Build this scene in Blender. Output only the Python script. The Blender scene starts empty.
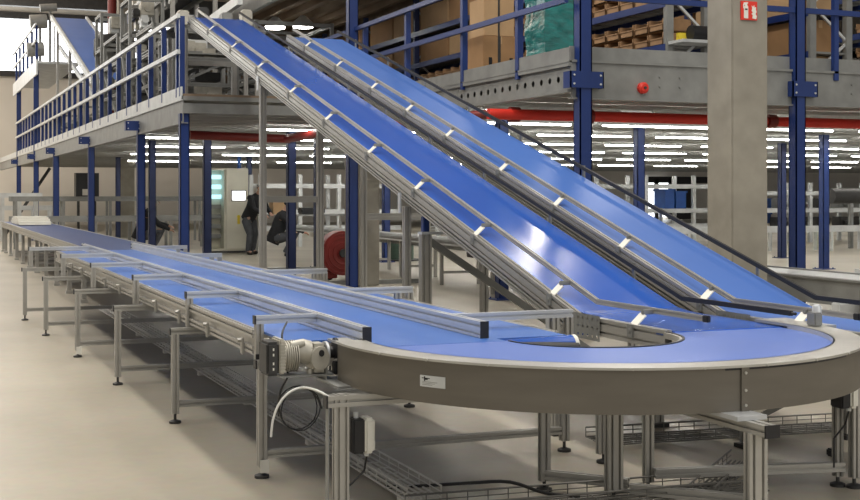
import bpy, bmesh, math, random
from mathutils import Vector, Matrix
random.seed(7)
col = bpy.context.scene.collection
# ------------------------------------------------------------------ camera model (shared by at())
F, HY, VX, H = 1267., 193., -88., 1.45
TH = math.atan((430 - VX) / F); S, C = math.sin(TH), math.cos(TH)
def ray(px, py):
    dx = (px - 430) / F
    return (S + dx * C, C - dx * S, (HY - py) / F)
def at(px, py, X=None, Y=None, Z=None):
    r = ray(px, py)
    t = X / r[0] if X is not None else Y / r[1] if Y is not None else (Z - H) / r[2]
    return Vector((r[0] * t, r[1] * t, H + r[2] * t))
R = math.radians
# ------------------------------------------------------------------ materials
MATS = {}
def mat(name, rgb, rough=.5, metal=0., var=.12, scale=3., bump=0., emit=None, estr=0., coat=0., stretch=(1, 1, 1), trans=0.):
    if name in MATS: return MATS[name]
    m = bpy.data.materials.new(name); m.use_nodes = True
    nt = m.node_tree; N = nt.nodes; L = nt.links
    b = N['Principled BSDF']
    b.inputs['Roughness'].default_value = rough; b.inputs['Metallic'].default_value = metal
    b.inputs['Coat Weight'].default_value = coat
    tc = N.new('ShaderNodeTexCoord'); mp = N.new('ShaderNodeMapping'); mp.inputs['Scale'].default_value = stretch
    no = N.new('ShaderNodeTexNoise'); no.inputs['Scale'].default_value = scale; no.inputs['Detail'].default_value = 6
    L.new(tc.outputs['Object'], mp.inputs['Vector']); L.new(mp.outputs['Vector'], no.inputs['Vector'])
    cr = N.new('ShaderNodeValToRGB')
    cr.color_ramp.elements[0].position = .3; cr.color_ramp.elements[1].position = .7
    cr.color_ramp.elements[0].color = (*[c * (1 - var) for c in rgb], 1)
    cr.color_ramp.elements[1].color = (*[min(1, c * (1 + var)) for c in rgb], 1)
    L.new(no.outputs['Fac'], cr.inputs['Fac']); L.new(cr.outputs['Color'], b.inputs['Base Color'])
    if bump:
        bp = N.new('ShaderNodeBump'); bp.inputs['Strength'].default_value = bump; bp.inputs['Distance'].default_value = .02
        L.new(no.outputs['Fac'], bp.inputs['Height']); L.new(bp.outputs['Normal'], b.inputs['Normal'])
    if emit:
        b.inputs['Emission Color'].default_value = (*emit, 1); b.inputs['Emission Strength'].default_value = estr
    if trans: b.inputs['Transmission Weight'].default_value = trans
    MATS[name] = m; return m
M = dict(
    belt=mat('belt_blue', (.050, .148, .475), .34, 0, .05, 1.2),
    belt_dk=mat('rear_belt_dim_reflection', (.022, .055, .19), .4, 0, .06, 1.2),  # belt blue darkened: the dim surroundings it reflects are in the colour
    belt_c=mat('belt_curve_sheen_blue', (.105, .185, .53), .36, 0, .05, 1.2),  # belt blue lightened: the sheen at a grazing view is in the colour
    belt_in=mat('belt_incline_blue', (.020, .092, .42), .18, 0, .08, .8),
    belt_in2=mat('belt_far_incline_haze_blue', (.05, .135, .43), .46, 0, .06, .8),  # paler than the nearer incline, haze of reflected light mixed into the colour
    alu=mat('aluminium_profile', (.44, .43, .40), .38, .45, .06, 8),
    alu_w=mat('bright_aluminium', (.58, .60, .62), .35, .4, .05, 8),
    galv=mat('galvanised_steel', (.27, .275, .265), .5, .35, .14, 5),
    galv_l=mat('pale_galvanised_steel', (.62, .64, .64), .45, .3, .12, 4),
    skirt=mat('brushed_skirt_steel', (.165, .15, .125), .45, .4, .10, 2.2, stretch=(1, 1, 6)),
    flange=mat('rim_flange_steel', (.52, .51, .47), .35, .5, .08, 6),
    black=mat('black_plastic', (.012, .012, .014), .45, 0, .1, 5),
    rail_black=mat('black_rail', (.012, .012, .012), .6, 0, .1, 5),
    dark=mat('dark_steel', (.05, .05, .05), .5, .3, .2, 6),
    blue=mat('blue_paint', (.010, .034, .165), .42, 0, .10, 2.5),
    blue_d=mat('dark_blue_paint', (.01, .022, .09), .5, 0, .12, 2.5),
    conc=mat('concrete', (.295, .275, .23), .85, 0, .16, 3.2, bump=.25),
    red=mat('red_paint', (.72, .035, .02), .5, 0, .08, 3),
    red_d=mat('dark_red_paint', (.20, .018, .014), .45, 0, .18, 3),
    white=mat('white_plastic', (.78, .77, .70), .45, 0, .04, 5),
    cream=mat('cream_cabinet', (.62, .60, .50), .5, 0, .05, 3),
    carton=mat('cardboard', (.36, .21, .10), .85, 0, .14, 2.5),
    carton_l=mat('light_cardboard', (.50, .33, .18), .85, 0, .12, 2.5),
    bin_=mat('bin_brown', (.42, .25, .13), .7, 0, .2, 6),
    teal=mat('teal_film', (.01, .17, .16), .22, 0, .5, 5, bump=.7, coat=.6, stretch=(1, 1, 2.5)),
    green=mat('green_drum', (.06, .10, .07), .5, 0, .1, 3),
    crate=mat('blue_crate', (.02, .09, .34), .5, 0, .12, 3),
    wall=mat('wall_paint', (.74, .71, .65), .8, 0, .05, .4),
    wall_g=mat('wall_panel', (.40, .39, .36), .8, 0, .08, .3),
    soffit=mat('roof_soffit', (.42, .36, .30), .9, 0, .06, .3),
    under=mat('deck_underside', (.26, .255, .24), .6, .3, .15, 1.2),
    joist=mat('deck_joist', (.42, .42, .40), .5, .4, .12, 2),
    brown=mat('upper_deck_brown', (.26, .19, .13), .85, 0, .2, 1.5),
    motor=mat('cast_aluminium', (.48, .46, .40), .45, .35, .12, 14),
    skin=mat('skin', (.50, .30, .22), .6, 0, .05, 8),
    hair=mat('dark_hair', (.015, .012, .01), .7, 0, .2, 20),
    jacket=mat('black_jacket', (.014, .015, .018), .85, 0, .2, 10),
    trousers=mat('grey_trousers', (.07, .075, .085), .85, 0, .2, 10),
    shoe=mat('dark_shoe', (.02, .018, .016), .6, 0, .2, 10),
    tube=mat('strip_tube', (1, 1, 1), .5, emit=(1, .98, .93), estr=36.),
    glow=mat('window_glow', (1, 1, 1), .5, emit=(.93, .97, 1), estr=3.6),
    glow2=mat('cabinet_glow', (.6, .9, 1), .5, emit=(.5, .85, 1), estr=1.1),
    bulb=mat('bay_bulb', (1, 1, 1), .5, emit=(1, .97, .9), estr=30),
    screen=mat('screen_glow', (1, 1, 1), .5, emit=(1, 1, 1), estr=1.6),
    wire=mat('zinc_wire', (.70, .68, .63), .5, .1, .1, 10),
    wire_d=mat('dull_wire', (.20, .195, .18), .5, .3, .1, 10),
    cable=mat('black_cable', (.02, .02, .02), .5, 0, .1, 10),
    cable_w=mat('white_cable', (.72, .72, .68), .5, 0, .03, 10),
    yellow=mat('yellow_label', (.8, .62, .05), .5, 0, .05, 10),
)
# belts: faint dark seams and scuffs
def scuff(m):
    nt = m.node_tree; b = nt.nodes['Principled BSDF']
    tc = nt.nodes.new('ShaderNodeTexCoord'); n = nt.nodes.new('ShaderNodeTexNoise'); n.inputs['Scale'].default_value = 2.3; n.inputs['Detail'].default_value = 8
    mr = nt.nodes.new('ShaderNodeMapRange'); mr.inputs['To Min'].default_value = b.inputs['Roughness'].default_value - .02; mr.inputs['To Max'].default_value = b.inputs['Roughness'].default_value + .05
    nt.links.new(tc.outputs['Object'], n.inputs['Vector']); nt.links.new(n.outputs['Fac'], mr.inputs['Value']); nt.links.new(mr.outputs['Result'], b.inputs['Roughness'])
[scuff(M[k]) for k in ('belt', 'belt_c', 'belt_in', 'belt_in2')]
# floor material: warm screed, mottled, gently glossy
fm = bpy.data.materials.new('screed_floor'); fm.use_nodes = True
nt = fm.node_tree; b = nt.nodes['Principled BSDF']; b.inputs['Roughness'].default_value = .42
tc = nt.nodes.new('ShaderNodeTexCoord'); n1 = nt.nodes.new('ShaderNodeTexNoise'); n1.inputs['Scale'].default_value = .55; n1.inputs['Detail'].default_value = 9
n2 = nt.nodes.new('ShaderNodeTexNoise'); n2.inputs['Scale'].default_value = 14; n2.inputs['Detail'].default_value = 6
cr = nt.nodes.new('ShaderNodeValToRGB'); cr.color_ramp.elements[0].color = (.34, .305, .238, 1); cr.color_ramp.elements[1].color = (.49, .445, .355, 1)
cr.color_ramp.elements[0].position = .25; cr.color_ramp.elements[1].position = .7
mx = nt.nodes.new('ShaderNodeMix'); mx.data_type = 'RGBA'; mx.blend_type = 'MULTIPLY'; mx.inputs[0].default_value = .22
for n in (n1, n2): nt.links.new(tc.outputs['Object'], n.inputs['Vector'])
nt.links.new(n1.outputs['Fac'], cr.inputs['Fac']); nt.links.new(cr.outputs['Color'], mx.inputs[6]); nt.links.new(n2.outputs['Color'], mx.inputs[7])
nt.links.new(mx.outputs[2], b.inputs['Base Color'])
M['floor'] = fm
# ------------------------------------------------------------------ object helpers
KIDS = {}; ORG = {}
def tag(o, label=None, cat=None, group=None, kind=None):
    if label: o['label'] = label
    if cat: o['category'] = cat
    if group: o['group'] = group
    if kind: o['kind'] = kind
    return o
def thing(name, label, cat, loc, group=None):
    o = bpy.data.objects.new(name, None); col.objects.link(o); o.location = loc; o.empty_display_size = .1
    ORG[o.name] = Vector(loc); KIDS[o.name] = []
    return tag(o, label, cat, group)
def dup(root, delta, label=None, group=None, rz=0):
    def cp(o, par):
        c = o.copy(); col.objects.link(c); KIDS[c.name] = []
        if par: c.parent = par; KIDS[par.name].append(c)
        for k in KIDS.get(o.name, []): cp(k, c)
        return c
    r = cp(root, None); r.location = Vector(root.location) + Vector(delta)
    if rz: r.rotation_euler.z += rz
    if label: r['label'] = label
    if group: r['group'] = group
    ORG[r.name] = Vector(r.location)
    return r
def section(w, h, mod=.042, sw=.0125, sd=.013):
    pts = []
    cs = [(-w/2, -h/2), (w/2, -h/2), (w/2, h/2), (-w/2, h/2)]
    for i in range(4):
        a = Vector(cs[i]); b_ = Vector(cs[(i+1) % 4]); d = (b_ - a); Ln = d.length; d.normalize(); n = Vector((-d.y, d.x))
        k = max(1, round(Ln / mod)); pts.append(a)
        for j in range(k):
            c = a + d * Ln * (j + .5) / k
            pts += [c - d*sw/2, c - d*sw/2 + n*sd, c + d*sw/2 + n*sd, c + d*sw/2]
    return pts
class MB:
    def __init__(s): s.v = []; s.f = []; s.m = []; s.cur = 0
    def add(s, vs, fs):
        o = len(s.v); s.v += [Vector(v) for v in vs]
        for f in fs: s.f.append([i + o for i in f]); s.m.append(s.cur)
        return s
    def box(s, x0, x1, y0, y1, z0, z1):
        vs = [(x, y, z) for z in (z0, z1) for x, y in ((x0, y0), (x1, y0), (x1, y1), (x0, y1))]
        return s.add(vs, [(3,2,1,0), (4,5,6,7), (0,1,5,4), (1,2,6,5), (2,3,7,6), (3,0,4,7)])
    def cbox(s, c, sz, bev=0):
        x, y, z = c; a, b_, d = [q/2 for q in sz]
        if not bev: return s.box(x-a, x+a, y-b_, y+b_, z-d, z+d)
        bm = bmesh.new(); bmesh.ops.create_cube(bm, size=1)
        for v in bm.verts: v.co = Vector((v.co.x*sz[0], v.co.y*sz[1], v.co.z*sz[2]))
        bmesh.ops.bevel(bm, geom=bm.edges[:], offset=bev, segments=2, affect='EDGES')
        for v in bm.verts: v.co += Vector(c)
        bm.verts.index_update()
        s.add([v.co.copy() for v in bm.verts], [[v.index for v in f.verts] for f in bm.faces]); bm.free(); return s
    def frame(s, p0, p1, up=(0, 0, 1)):
        d = (Vector(p1) - Vector(p0)).normalized(); up = Vector(up)
        if abs(d.dot(up)) > .98: up = Vector((0, 1, 0))
        r = d.cross(up).normalized(); u = r.cross(d).normalized()
        return d, r, u
    def ext(s, p0, p1, poly, up=(0, 0, 1)):
        p0 = Vector(p0); p1 = Vector(p1); d, r, u = s.frame(p0, p1, up); n = len(poly)
        vs = [p0 + r*q[0] + u*q[1] for q in poly] + [p1 + r*q[0] + u*q[1] for q in poly]
        fs = [(i, (i+1) % n, n + (i+1) % n, n + i) for i in range(n)]
        fs = [f[::-1] for f in fs]
        return s.add(vs, fs + [list(range(n)), list(range(2*n-1, n-1, -1))])
    def prof(s, p0, p1, w=.042, h=.042, up=(0, 0, 1), **k): return s.ext(p0, p1, section(w, h, **k), up)
    def bar(s, p0, p1, w, h, up=(0, 0, 1)): return s.ext(p0, p1, [(-w/2, -h/2), (w/2, -h/2), (w/2, h/2), (-w/2, h/2)], up)
    def tube(s, pts, r, n=8, cap=True):
        pts = [Vector(p) for p in pts]; rr = r if isinstance(r, (list, tuple)) else [r]*len(pts)
        o = len(s.v); u = None
        for i, p in enumerate(pts):
            d = (pts[min(i+1, len(pts)-1)] - pts[max(i-1, 0)]).normalized()
            if u is None:
                u = Vector((0, 0, 1)) if abs(d.z) < .9 else Vector((1, 0, 0))
            u = (u - d*u.dot(d)).normalized(); w = d.cross(u)
            for k in range(n):
                a = 2*math.pi*k/n; s.v.append(p + (u*math.cos(a) + w*math.sin(a))*rr[i])
        for i in range(len(pts)-1):
            for k in range(n):
                s.f.append([o+i*n+k, o+i*n+(k+1) % n, o+(i+1)*n+(k+1) % n, o+(i+1)*n+k]); s.m.append(s.cur)
        if cap:
            s.f.append([o+k for k in range(n)][::-1]); s.m.append(s.cur)
            s.f.append([o+(len(pts)-1)*n+k for k in range(n)]); s.m.append(s.cur)
        return s
    def arc(s, cx, cy, r0, r1, a0, a1, z0, z1, n=64):
        vs = []
        for i in range(n+1):
            a = R(a0 + (a1-a0)*i/n); c, q = math.cos(a), math.sin(a)
            vs += [(cx+r0*c, cy+r0*q, z0), (cx+r1*c, cy+r1*q, z0), (cx+r1*c, cy+r1*q, z1), (cx+r0*c, cy+r0*q, z1)]
        fs = []
        for i in range(n):
            for k in range(4): fs.append((i*4+k, i*4+(k+1) % 4, i*4+4+(k+1) % 4, i*4+4+k))
        fs += [(0, 3, 2, 1), (n*4, n*4+1, n*4+2, n*4+3)]
        return s.add(vs, fs)
    def sheet(s, pts, x0, x1, t=.012):      # belt-like strip: pts = [(y, z)...] swept over x0..x1
        vs = []; n = len(pts)
        for y, z in pts: vs += [(x0, y, z), (x1, y, z), (x1, y, z-t), (x0, y, z-t)]
        fs = []
        for i in range(n-1):
            for k in range(4): fs.append((i*4+k, i*4+(k+1) % 4, i*4+4+(k+1) % 4, i*4+4+k))
        fs += [(0, 3, 2, 1), ((n-1)*4, (n-1)*4+1, (n-1)*4+2, (n-1)*4+3)]
        return s.add(vs, fs)
    def holed(s, o, u, v, nx, ny, cu, cv, r, n=16):   # plate of cells with one round hole each
        o = Vector(o); u = Vector(u); v = Vector(v)
        for i in range(nx):
            for j in range(ny):
                c = o + u*cu*(i+.5) + v*cv*(j+.5); vs = []
                for k in range(n):
                    a = 2*math.pi*k/n; ca, sa = math.cos(a), math.sin(a)
                    t = 1/max(abs(ca), abs(sa))
                    vs.append(c + u*ca*t*cu/2 + v*sa*t*cv/2)
                    vs.append(c + u*ca*r + v*sa*r)
                s.add(vs, [(2*k, 2*((k+1) % n), 2*((k+1) % n)+1, 2*k+1) for k in range(n)])
        return s
    def build(s, name, mats, parent=None, smooth=False, origin=None, **t):
        if parent is not None: org = ORG[parent.name]
        elif origin is not None: org = Vector(origin)
        else:
            xs = [v.x for v in s.v]; ys = [v.y for v in s.v]; zs = [v.z for v in s.v]
            org = Vector(((min(xs)+max(xs))/2, (min(ys)+max(ys))/2, min(zs)))
        me = bpy.data.meshes.new(name); me.from_pydata([tuple(v - org) for v in s.v], [], s.f)
        for m in (mats if isinstance(mats, (list, tuple)) else [mats]): me.materials.append(M[m] if isinstance(m, str) else m)
        me.polygons.foreach_set('material_index', s.m)
        me.validate(); bm = bmesh.new(); bm.from_mesh(me); bmesh.ops.recalc_face_normals(bm, faces=bm.faces); bm.to_mesh(me); bm.free()
        if smooth:
            me.polygons.foreach_set('use_smooth', [True]*len(me.polygons))
            try: me.set_sharp_from_angle(angle=R(40))
            except Exception: pass
        o = bpy.data.objects.new(name, me); col.objects.link(o); KIDS[o.name] = []
        if parent is not None: o.parent = parent; ORG[o.name] = org; KIDS[parent.name].append(o)
        else: o.location = org; ORG[o.name] = org
        return tag(o, **t)
def struct(name, mb, m, **k): return mb.build(name, m, kind='structure', **k)
# ================================================================== SETTING
struct('floor', MB().box(-25, 75, -6, 62, -.1, 0), 'floor')
wb = MB(); wb.box(-25, 75, 60, 60.3, 0, 6.9); wb.box(12.5, 75, 60, 60.3, 6.9, 10); wb.box(-25, 75, 60, 60.3, 9.45, 10)
struct('wall_back', wb, 'wall')
struct('trim_1', MB().box(-25, 12.5, 59.8, 60, 6.7, 6.95).box(-25, 12.5, 59.75, 60, 9.3, 9.6), 'dark')
wn = struct('window_1', MB().box(-25, 12.5, 60.05, 60.1, 6.95, 9.3), 'glow')
mul = MB()
for x in range(-24, 13, 3): mul.box(x-.04, x+.04, 59.95, 60.05, 6.95, 9.3)
mul.build('window_frame', 'galv_l', wn)
rf = MB().box(-25, 75, 4, 62, 10, 10.3)
struct('ceiling', rf, 'soffit')
struct('trim_2', MB().box(-25, 75, 56, 56.4, 9.35, 10), 'dark')
# pale panels low on the back wall, left of the mezzanine
struct('wall_left', MB().box(-25.3, -25, 20, 60, 0, 10), 'wall_g')
# small bright windows deep under the mezzanine
p0 = at(643, 217, Y=59.9); p1 = at(668, 183, Y=59.9)
w2 = struct('window_2', MB().box(p0.x, p1.x, 59.86, 59.95, max(.1, p0.z), p1.z), 'glow')
fr = MB()
for x in (p0.x-.15, (p0.x+p1.x)/2, p1.x+.1): fr.box(x-.12, x+.12, 59.75, 59.86, .0, p1.z+.2)
fr.box(p0.x-.2, p1.x+3.0, 59.75, 59.86, p1.z, p1.z+.35); fr.box(p1.x+.3, p1.x+1.6, 59.7, 59.86, 0, p1.z+.3)
fr.build('window_frame', 'black', w2)

# ------------------------------------------------------------------ mezzanine (L-shaped deck)
XL, YF, XR, YR, DZ = 3.49, 17.6, 6.29, 11.54, 2.80
dk = MB(); dk.box(XL, 60, YF, 58, DZ-.06, DZ); dk.box(XR, 60, YR, YF, DZ-.06, DZ)
struct('mezzanine_deck', dk, 'under')
# ribs of the decking underneath plus joists along x
jo = MB(); y = YR + .6
while y < 57:
    x0 = XR if y < YF else XL
    jo.box(x0+.1, 58, y-.03, y+.03, 2.58, 2.735); jo.box(x0+.1, 58, y-.03, y+.06, 2.56, 2.58)
    y += .85
struct('ceiling_joists', jo, 'joist')
# edge beams
eb = MB()
def cbeam_y(mb, x, y0, y1, z0, z1, s=-1):   # C section along y, web facing s
    mb.box(x-.008, x+.008, y0, y1, z0, z1)
    mb.box(min(x, x+.07), max(x, x+.07), y0, y1, z1-.012, z1); mb.box(x, x+.07, y0, y1, z0, z0+.012)
    mb.box(x-.022, x-.008, y0, y1, z1-.045, z1); mb.box(x-.022, x-.008, y0, y1, z0, z0+.03)
cbeam_y(eb, XL, YF, 57, 2.42, 2.80)
lb = struct('trim_3', eb, 'galv')
struct('trim_10', MB().box(XL-.03, XL-.008, YF, 57, 2.74, 2.93), 'galv_l')
fb = MB(); fb.box(XL, XR, YF-.01, YF+.01, 2.60, 2.70); fb.box(XL, XR, YF-.03, YF+.05, 2.74, 2.80); fb.box(XL, XR, YF-.02, YF+.05, 2.56, 2.6)
struct('trim_4', fb, 'galv')
fb = MB(); fb.box(XL, XR, YF-.035, YF+.3, 2.80, 2.83)
struct('trim_5', fb, 'brown')
# right mezzanine side beam (holed web) + kick plate
sb = MB()
y0h, cu = 11.72, .195
sb.holed((XR, y0h, 2.52), (0, 1, 0), (0, 0, 1), 14, 1, cu, .24, .033)
yb = y0h + 14*cu
sb.box(XR-.003, XR+.003, YR, y0h, 2.52, 2.76); sb.box(XR-.003, XR+.003, yb, YF, 2.52, 2.76)
sb.box(XR-.03, XR+.05, YR, YF, 2.76, 2.80); sb.box(XR-.045, XR+.06, YR, YF, 2.49, 2.52)
sb.box(XR-.02, XR+.0, YR, YF, 2.80, 2.955); sb.box(XR-.035, XR-.0, YR, YF, 2.80, 2.815)
struct('trim_6', sb, 'galv')
struct('trim_hole_shade', MB().box(XR+.12, XR+.14, YR+.1, YF, 2.5, 2.76), 'dark')  # dark sheet added behind the web so its holes read as shaded
fb = MB(); fb.box(XR, 40, YR-.008, YR+.008, 2.43, 2.82); fb.box(XR, 40, YR-.03, YR+.05, 2.80, 2.825); fb.box(XR, 40, YR-.035, YR+.06, 2.42, 2.435)
fb.box(XR, 40, YR+.03, YR+.045, 2.82, 2.97)
for x in [6.6+.0, 7.35, 7.6, 9.9, 10.1, 10.9, 11.9]:
    for z in (2.58, 2.68): fb.tube([(x, YR-.02, z), (x, YR, z)], .012, 8)
struct('trim_8', fb, 'galv')
# ------------------------------------------------------------------ blue steel posts
def post(x, y, z1, label, w=.14, m='blue', plate=None, z0=0., grp=None, foot=True, pc='blue'):
    t = thing('steel_post', label, 'post', (x, y, z0), grp)
    p = MB(); h = w/2                       # I/C section with returned lips
    p.box(x-h, x+h, y-h, y-h+.012, z0, z1); p.box(x-h, x-h+.012, y-h, y+h, z0, z1); p.box(x+h-.012, x+h, y-h, y+h, z0, z1)
    p.box(x-h, x-h+.04, y+h-.012, y+h, z0, z1); p.box(x+h-.04, x+h, y+h-.012, y+h, z0, z1)
    p.build('column_section', m, t)
    if foot:
        f = MB(); f.box(x-.15, x+.15, y-.15, y+.15, z0, z0+.015)
        for sx in (-1, 1):
            for sy in (-1, 1): f.tube([(x+sx*.115, y+sy*.115, z0+.015), (x+sx*.115, y+sy*.115, z0+.035)], .012, 6)
        f.build('base_plate', m, t)
    if plate:
        q = MB(); a, b_, za, zb = plate; q.box(x+a, x+b_, y-h-.018, y-h-.002, za, zb)
        q.box(x+a, x+a+.012, y-h-.018, y+h, za, zb); q.box(x+b_-.012, x+b_, y-h-.018, y+h, za, zb)
        q.build('splice_plate', pc, t)
        zc = (za+zb)/2
        for xx in (x+a+.04, x+b_-.04):
            for dz in (-.045, .045): MB().tube([(xx, y-h-.03, zc+dz), (xx, y-h-.017, zc+dz)], .011, 6).build('bolt', 'galv_l', t)
    return t
post(XR+.125, YR-.02, 6.6, 'tall blue steel post at the near corner of the raised deck, right of the inclines', w=.14, plate=(-.19, .2, 2.53, 2.70))
post(9.13, YR-.02, 6.6, 'tall blue steel post just right of the big concrete pillar', w=.13, plate=(-.12, .22, 2.52, 2.69))
post(XL+.03, YF+.1, 2.56, 'blue steel corner post under the left railing corner beside the long conveyor', w=.13)
lp = [(21.3, 'second'), (27.6, 'third'), (34.7, 'fourth'), (40.5, 'fifth'), (47.3, 'sixth')]
for y, nm in lp:
    post(XL+.03, y, 2.56 if y < 40 else 5.2, nm + ' blue edge post back from the left railing corner' + (', rising to the small high platform' if y > 40 else ''), w=.13 if y < 30 else .15, plate=(-.26, .0, 2.48, 2.64))
post(6.2, 18.3, 5.0, 'tall blue post in front of the pale concrete pillar behind the red fan', w=.15)
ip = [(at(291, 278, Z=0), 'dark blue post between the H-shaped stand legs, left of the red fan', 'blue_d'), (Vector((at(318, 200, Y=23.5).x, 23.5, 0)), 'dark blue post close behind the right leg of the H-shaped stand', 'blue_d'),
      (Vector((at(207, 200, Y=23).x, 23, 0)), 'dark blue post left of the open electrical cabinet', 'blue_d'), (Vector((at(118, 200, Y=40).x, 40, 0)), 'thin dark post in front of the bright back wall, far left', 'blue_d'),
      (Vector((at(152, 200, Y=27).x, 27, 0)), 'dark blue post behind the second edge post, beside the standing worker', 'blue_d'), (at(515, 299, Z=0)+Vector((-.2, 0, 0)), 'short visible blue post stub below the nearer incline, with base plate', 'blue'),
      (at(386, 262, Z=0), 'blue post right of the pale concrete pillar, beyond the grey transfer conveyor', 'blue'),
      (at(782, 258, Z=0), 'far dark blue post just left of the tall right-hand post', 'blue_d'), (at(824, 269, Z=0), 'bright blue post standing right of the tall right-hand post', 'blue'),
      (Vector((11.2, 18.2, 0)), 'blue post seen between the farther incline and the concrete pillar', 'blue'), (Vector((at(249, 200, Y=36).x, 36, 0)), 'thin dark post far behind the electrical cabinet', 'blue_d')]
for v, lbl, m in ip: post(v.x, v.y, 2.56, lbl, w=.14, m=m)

# ------------------------------------------------------------------ railings
def railing(label, pts, zb, ys_posts, axis, mpost, mrail, top=1.12, midz=.62, w=.05, kick=True):
    (x0, y0), (x1, y1) = pts
    t = thing('deck_railing', label, 'railing', (x0, y0, zb))
    for q in ys_posts:
        x, y = (x0, q) if axis == 'y' else (q, y0)
        p = MB(); p.box(x-w/2, x+w/2, y-w/2, y+w/2, zb-(.1 if zb == DZ+.02 else 0), zb+top); p.build('railing_post', mpost, t)
    for nm, z in (('top_rail', top), ('mid_rail', midz)):
        p = MB(); p.bar((x0, y0, zb+z) if axis == 'y' else (x0, y0-w/2-.02, zb+z), (x1, y1, zb+z) if axis == 'y' else (x1, y1-w/2-.02, zb+z), .045, .06)
        if axis == 'y':
            for v in p.v: v.x -= w/2+.02
        p.build(nm, mrail, t)
    return t
ysl = [YF+.35+1.12*i for i in range(27)]
railing('long silver-topped railing with blue posts along the left deck edge', ((XL, YF+.05), (XL, YF+30)), DZ, [YF+.1]+ysl, 'y', 'blue', 'galv_l', w=.07)
railing('blue railing along the side of the raised deck behind the inclines', ((XR, YR), (XR, YF+4)), DZ+.02, [12.75, 14.28, 16.2, 17.95, 20.2], 'y', 'blue', 'blue', w=.07, midz=.62)
railing('blue railing along the front of the raised deck at the right', ((XR, YR), (16, YR)), DZ+.02, [9.67, 11.2, 12.8, 14.4], 'x', 'blue', 'blue', w=.06, midz=.66)
# high platform far left with its own railing
hp = MB(); hp.box(3.49, 4.7, 39.5, 49, 5.33, 5.4); hp.box(3.44, 3.49, 39.5, 49, 5.0, 5.45)
struct('platform_deck', hp, 'galv_l')
railing('small pale railing on the high platform at far left', ((3.49, 39.6), (3.49, 49)), 5.4, [40, 41.6, 43.2, 44.8, 46.4, 48], 'y', 'blue', 'galv_l', w=.07)

# ------------------------------------------------------------------ concrete pillars
def pillar(x, y, w, z1, label):
    bm_ = MB(); bm_.cbox((x+w/2, y+w/2, z1/2), (w, w, z1), .012)
    return bm_.build('concrete_pillar', 'conc', label=label, cat='pillar')
pillar(6.885, 9.60, .395, 9.9, 'large square concrete pillar carrying the red sign')
pillar(6.36, 18.7, .43, 2.73, 'pale concrete pillar beside the red fan under the deck')
pillar(at(119, 30, Y=42).x, 42, .5, 9.9, 'distant grey column rising above the left deck')
rp = MB(); x = at(112, 30, Y=41.5).x; rp.tube([(x, 41.5, DZ), (x, 41.5, 9.9)], .14, 12)
rp.build('drain_pipe', 'red_d', smooth=True, label='reddish brown vertical pipe against the distant column', cat='pipe')
# fire extinguisher sign
a = at(741.3, 19.5, Y=9.585); b2 = at(757.2, 1.8, Y=9.585)
sg = thing('fire_sign', 'small red fire extinguisher sign on the concrete pillar', 'sign', (a.x, 9.585, a.z))
MB().box(a.x, b2.x, 9.585, 9.598, a.z, b2.z).build('sign_plate', 'red', sg)
W_, H_ = b2.x-a.x, b2.z-a.z
def sp(u, v): return (a.x+u*W_, a.z+v*H_)
pg = MB()
def flat(mb, poly, y=9.581):
    n = len(poly); vs = [(sp(u, v)[0], y, sp(u, v)[1]) for u, v in poly] + [(sp(u, v)[0], y+.004, sp(u, v)[1]) for u, v in poly]
    mb.add(vs, [list(range(n)), list(range(2*n-1, n-1, -1))] + [(i, (i+1) % n, n+(i+1) % n, n+i) for i in range(n)])
flat(pg, [(.16, .08), (.42, .08), (.42, .70), (.36, .78), (.36, .86), (.44, .9), (.36, .94), (.16, .92), (.10, .78), (.12, .60), (.15, .60), (.16, .78), (.22, .80), (.22, .76), (.16, .70)])
pg.build('extinguisher_pictogram', 'white', sg)
pg = MB(); flat(pg, [(.68, .10), (.92, .06), (.96, .22), (.88, .34), (.94, .44), (.90, .60), (.92, .72), (.82, .66), (.80, .80), (.74, .70), (.64, .78), (.68, .62), (.64, .50), (.72, .40), (.62, .34), (.72, .26)])
pg.build('flame_pictogram', 'white', sg)
pg = MB(); flat(pg, [(.22, .52), (.37, .52), (.37, .60), (.22, .60)], 9.579); pg.build('pictogram_label', 'dark', sg)

# ------------------------------------------------------------------ pipes & fittings
pp = thing('sprinkler_pipe', 'bright red sprinkler pipe running under the front of the raised deck', 'pipe', (5.9, 13, 2.33))
MB().tube([(6.0, 12.95, 2.34), (8, 13, 2.345), (30, 13.2, 2.30)], .062, 14).build('pipe_run', 'red', pp, smooth=True)
for x in (6.35, 7.3, 9.9, 12.5): MB().tube([(x-.06, 13, 2.345), (x+.06, 13, 2.345)], .085, 14).build('coupling', 'red_d', pp, smooth=True)
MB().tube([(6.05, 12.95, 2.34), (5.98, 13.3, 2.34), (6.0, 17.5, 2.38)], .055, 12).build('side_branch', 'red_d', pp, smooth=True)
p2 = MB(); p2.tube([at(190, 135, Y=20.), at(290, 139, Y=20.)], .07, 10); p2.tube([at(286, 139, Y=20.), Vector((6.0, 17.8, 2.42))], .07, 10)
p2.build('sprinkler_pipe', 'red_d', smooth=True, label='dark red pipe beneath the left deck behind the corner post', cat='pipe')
v = at(643, 88, Y=YR-.03)
bl = thing('alarm_bell', 'round red bell mounted on the front deck beam', 'bell', (v.x, YR-.03, v.z-.06))
MB().tube([(v.x, YR-.008, v.z), (v.x, YR-.05, v.z), (v.x, YR-.07, v.z)], [.06, .06, .04], 16).build('bell_dome', 'red', bl, smooth=True)
MB().tube([(v.x, YR-.07, v.z), (v.x, YR-.085, v.z)], .015, 8).build('bell_cap', 'dark', bl)

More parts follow.
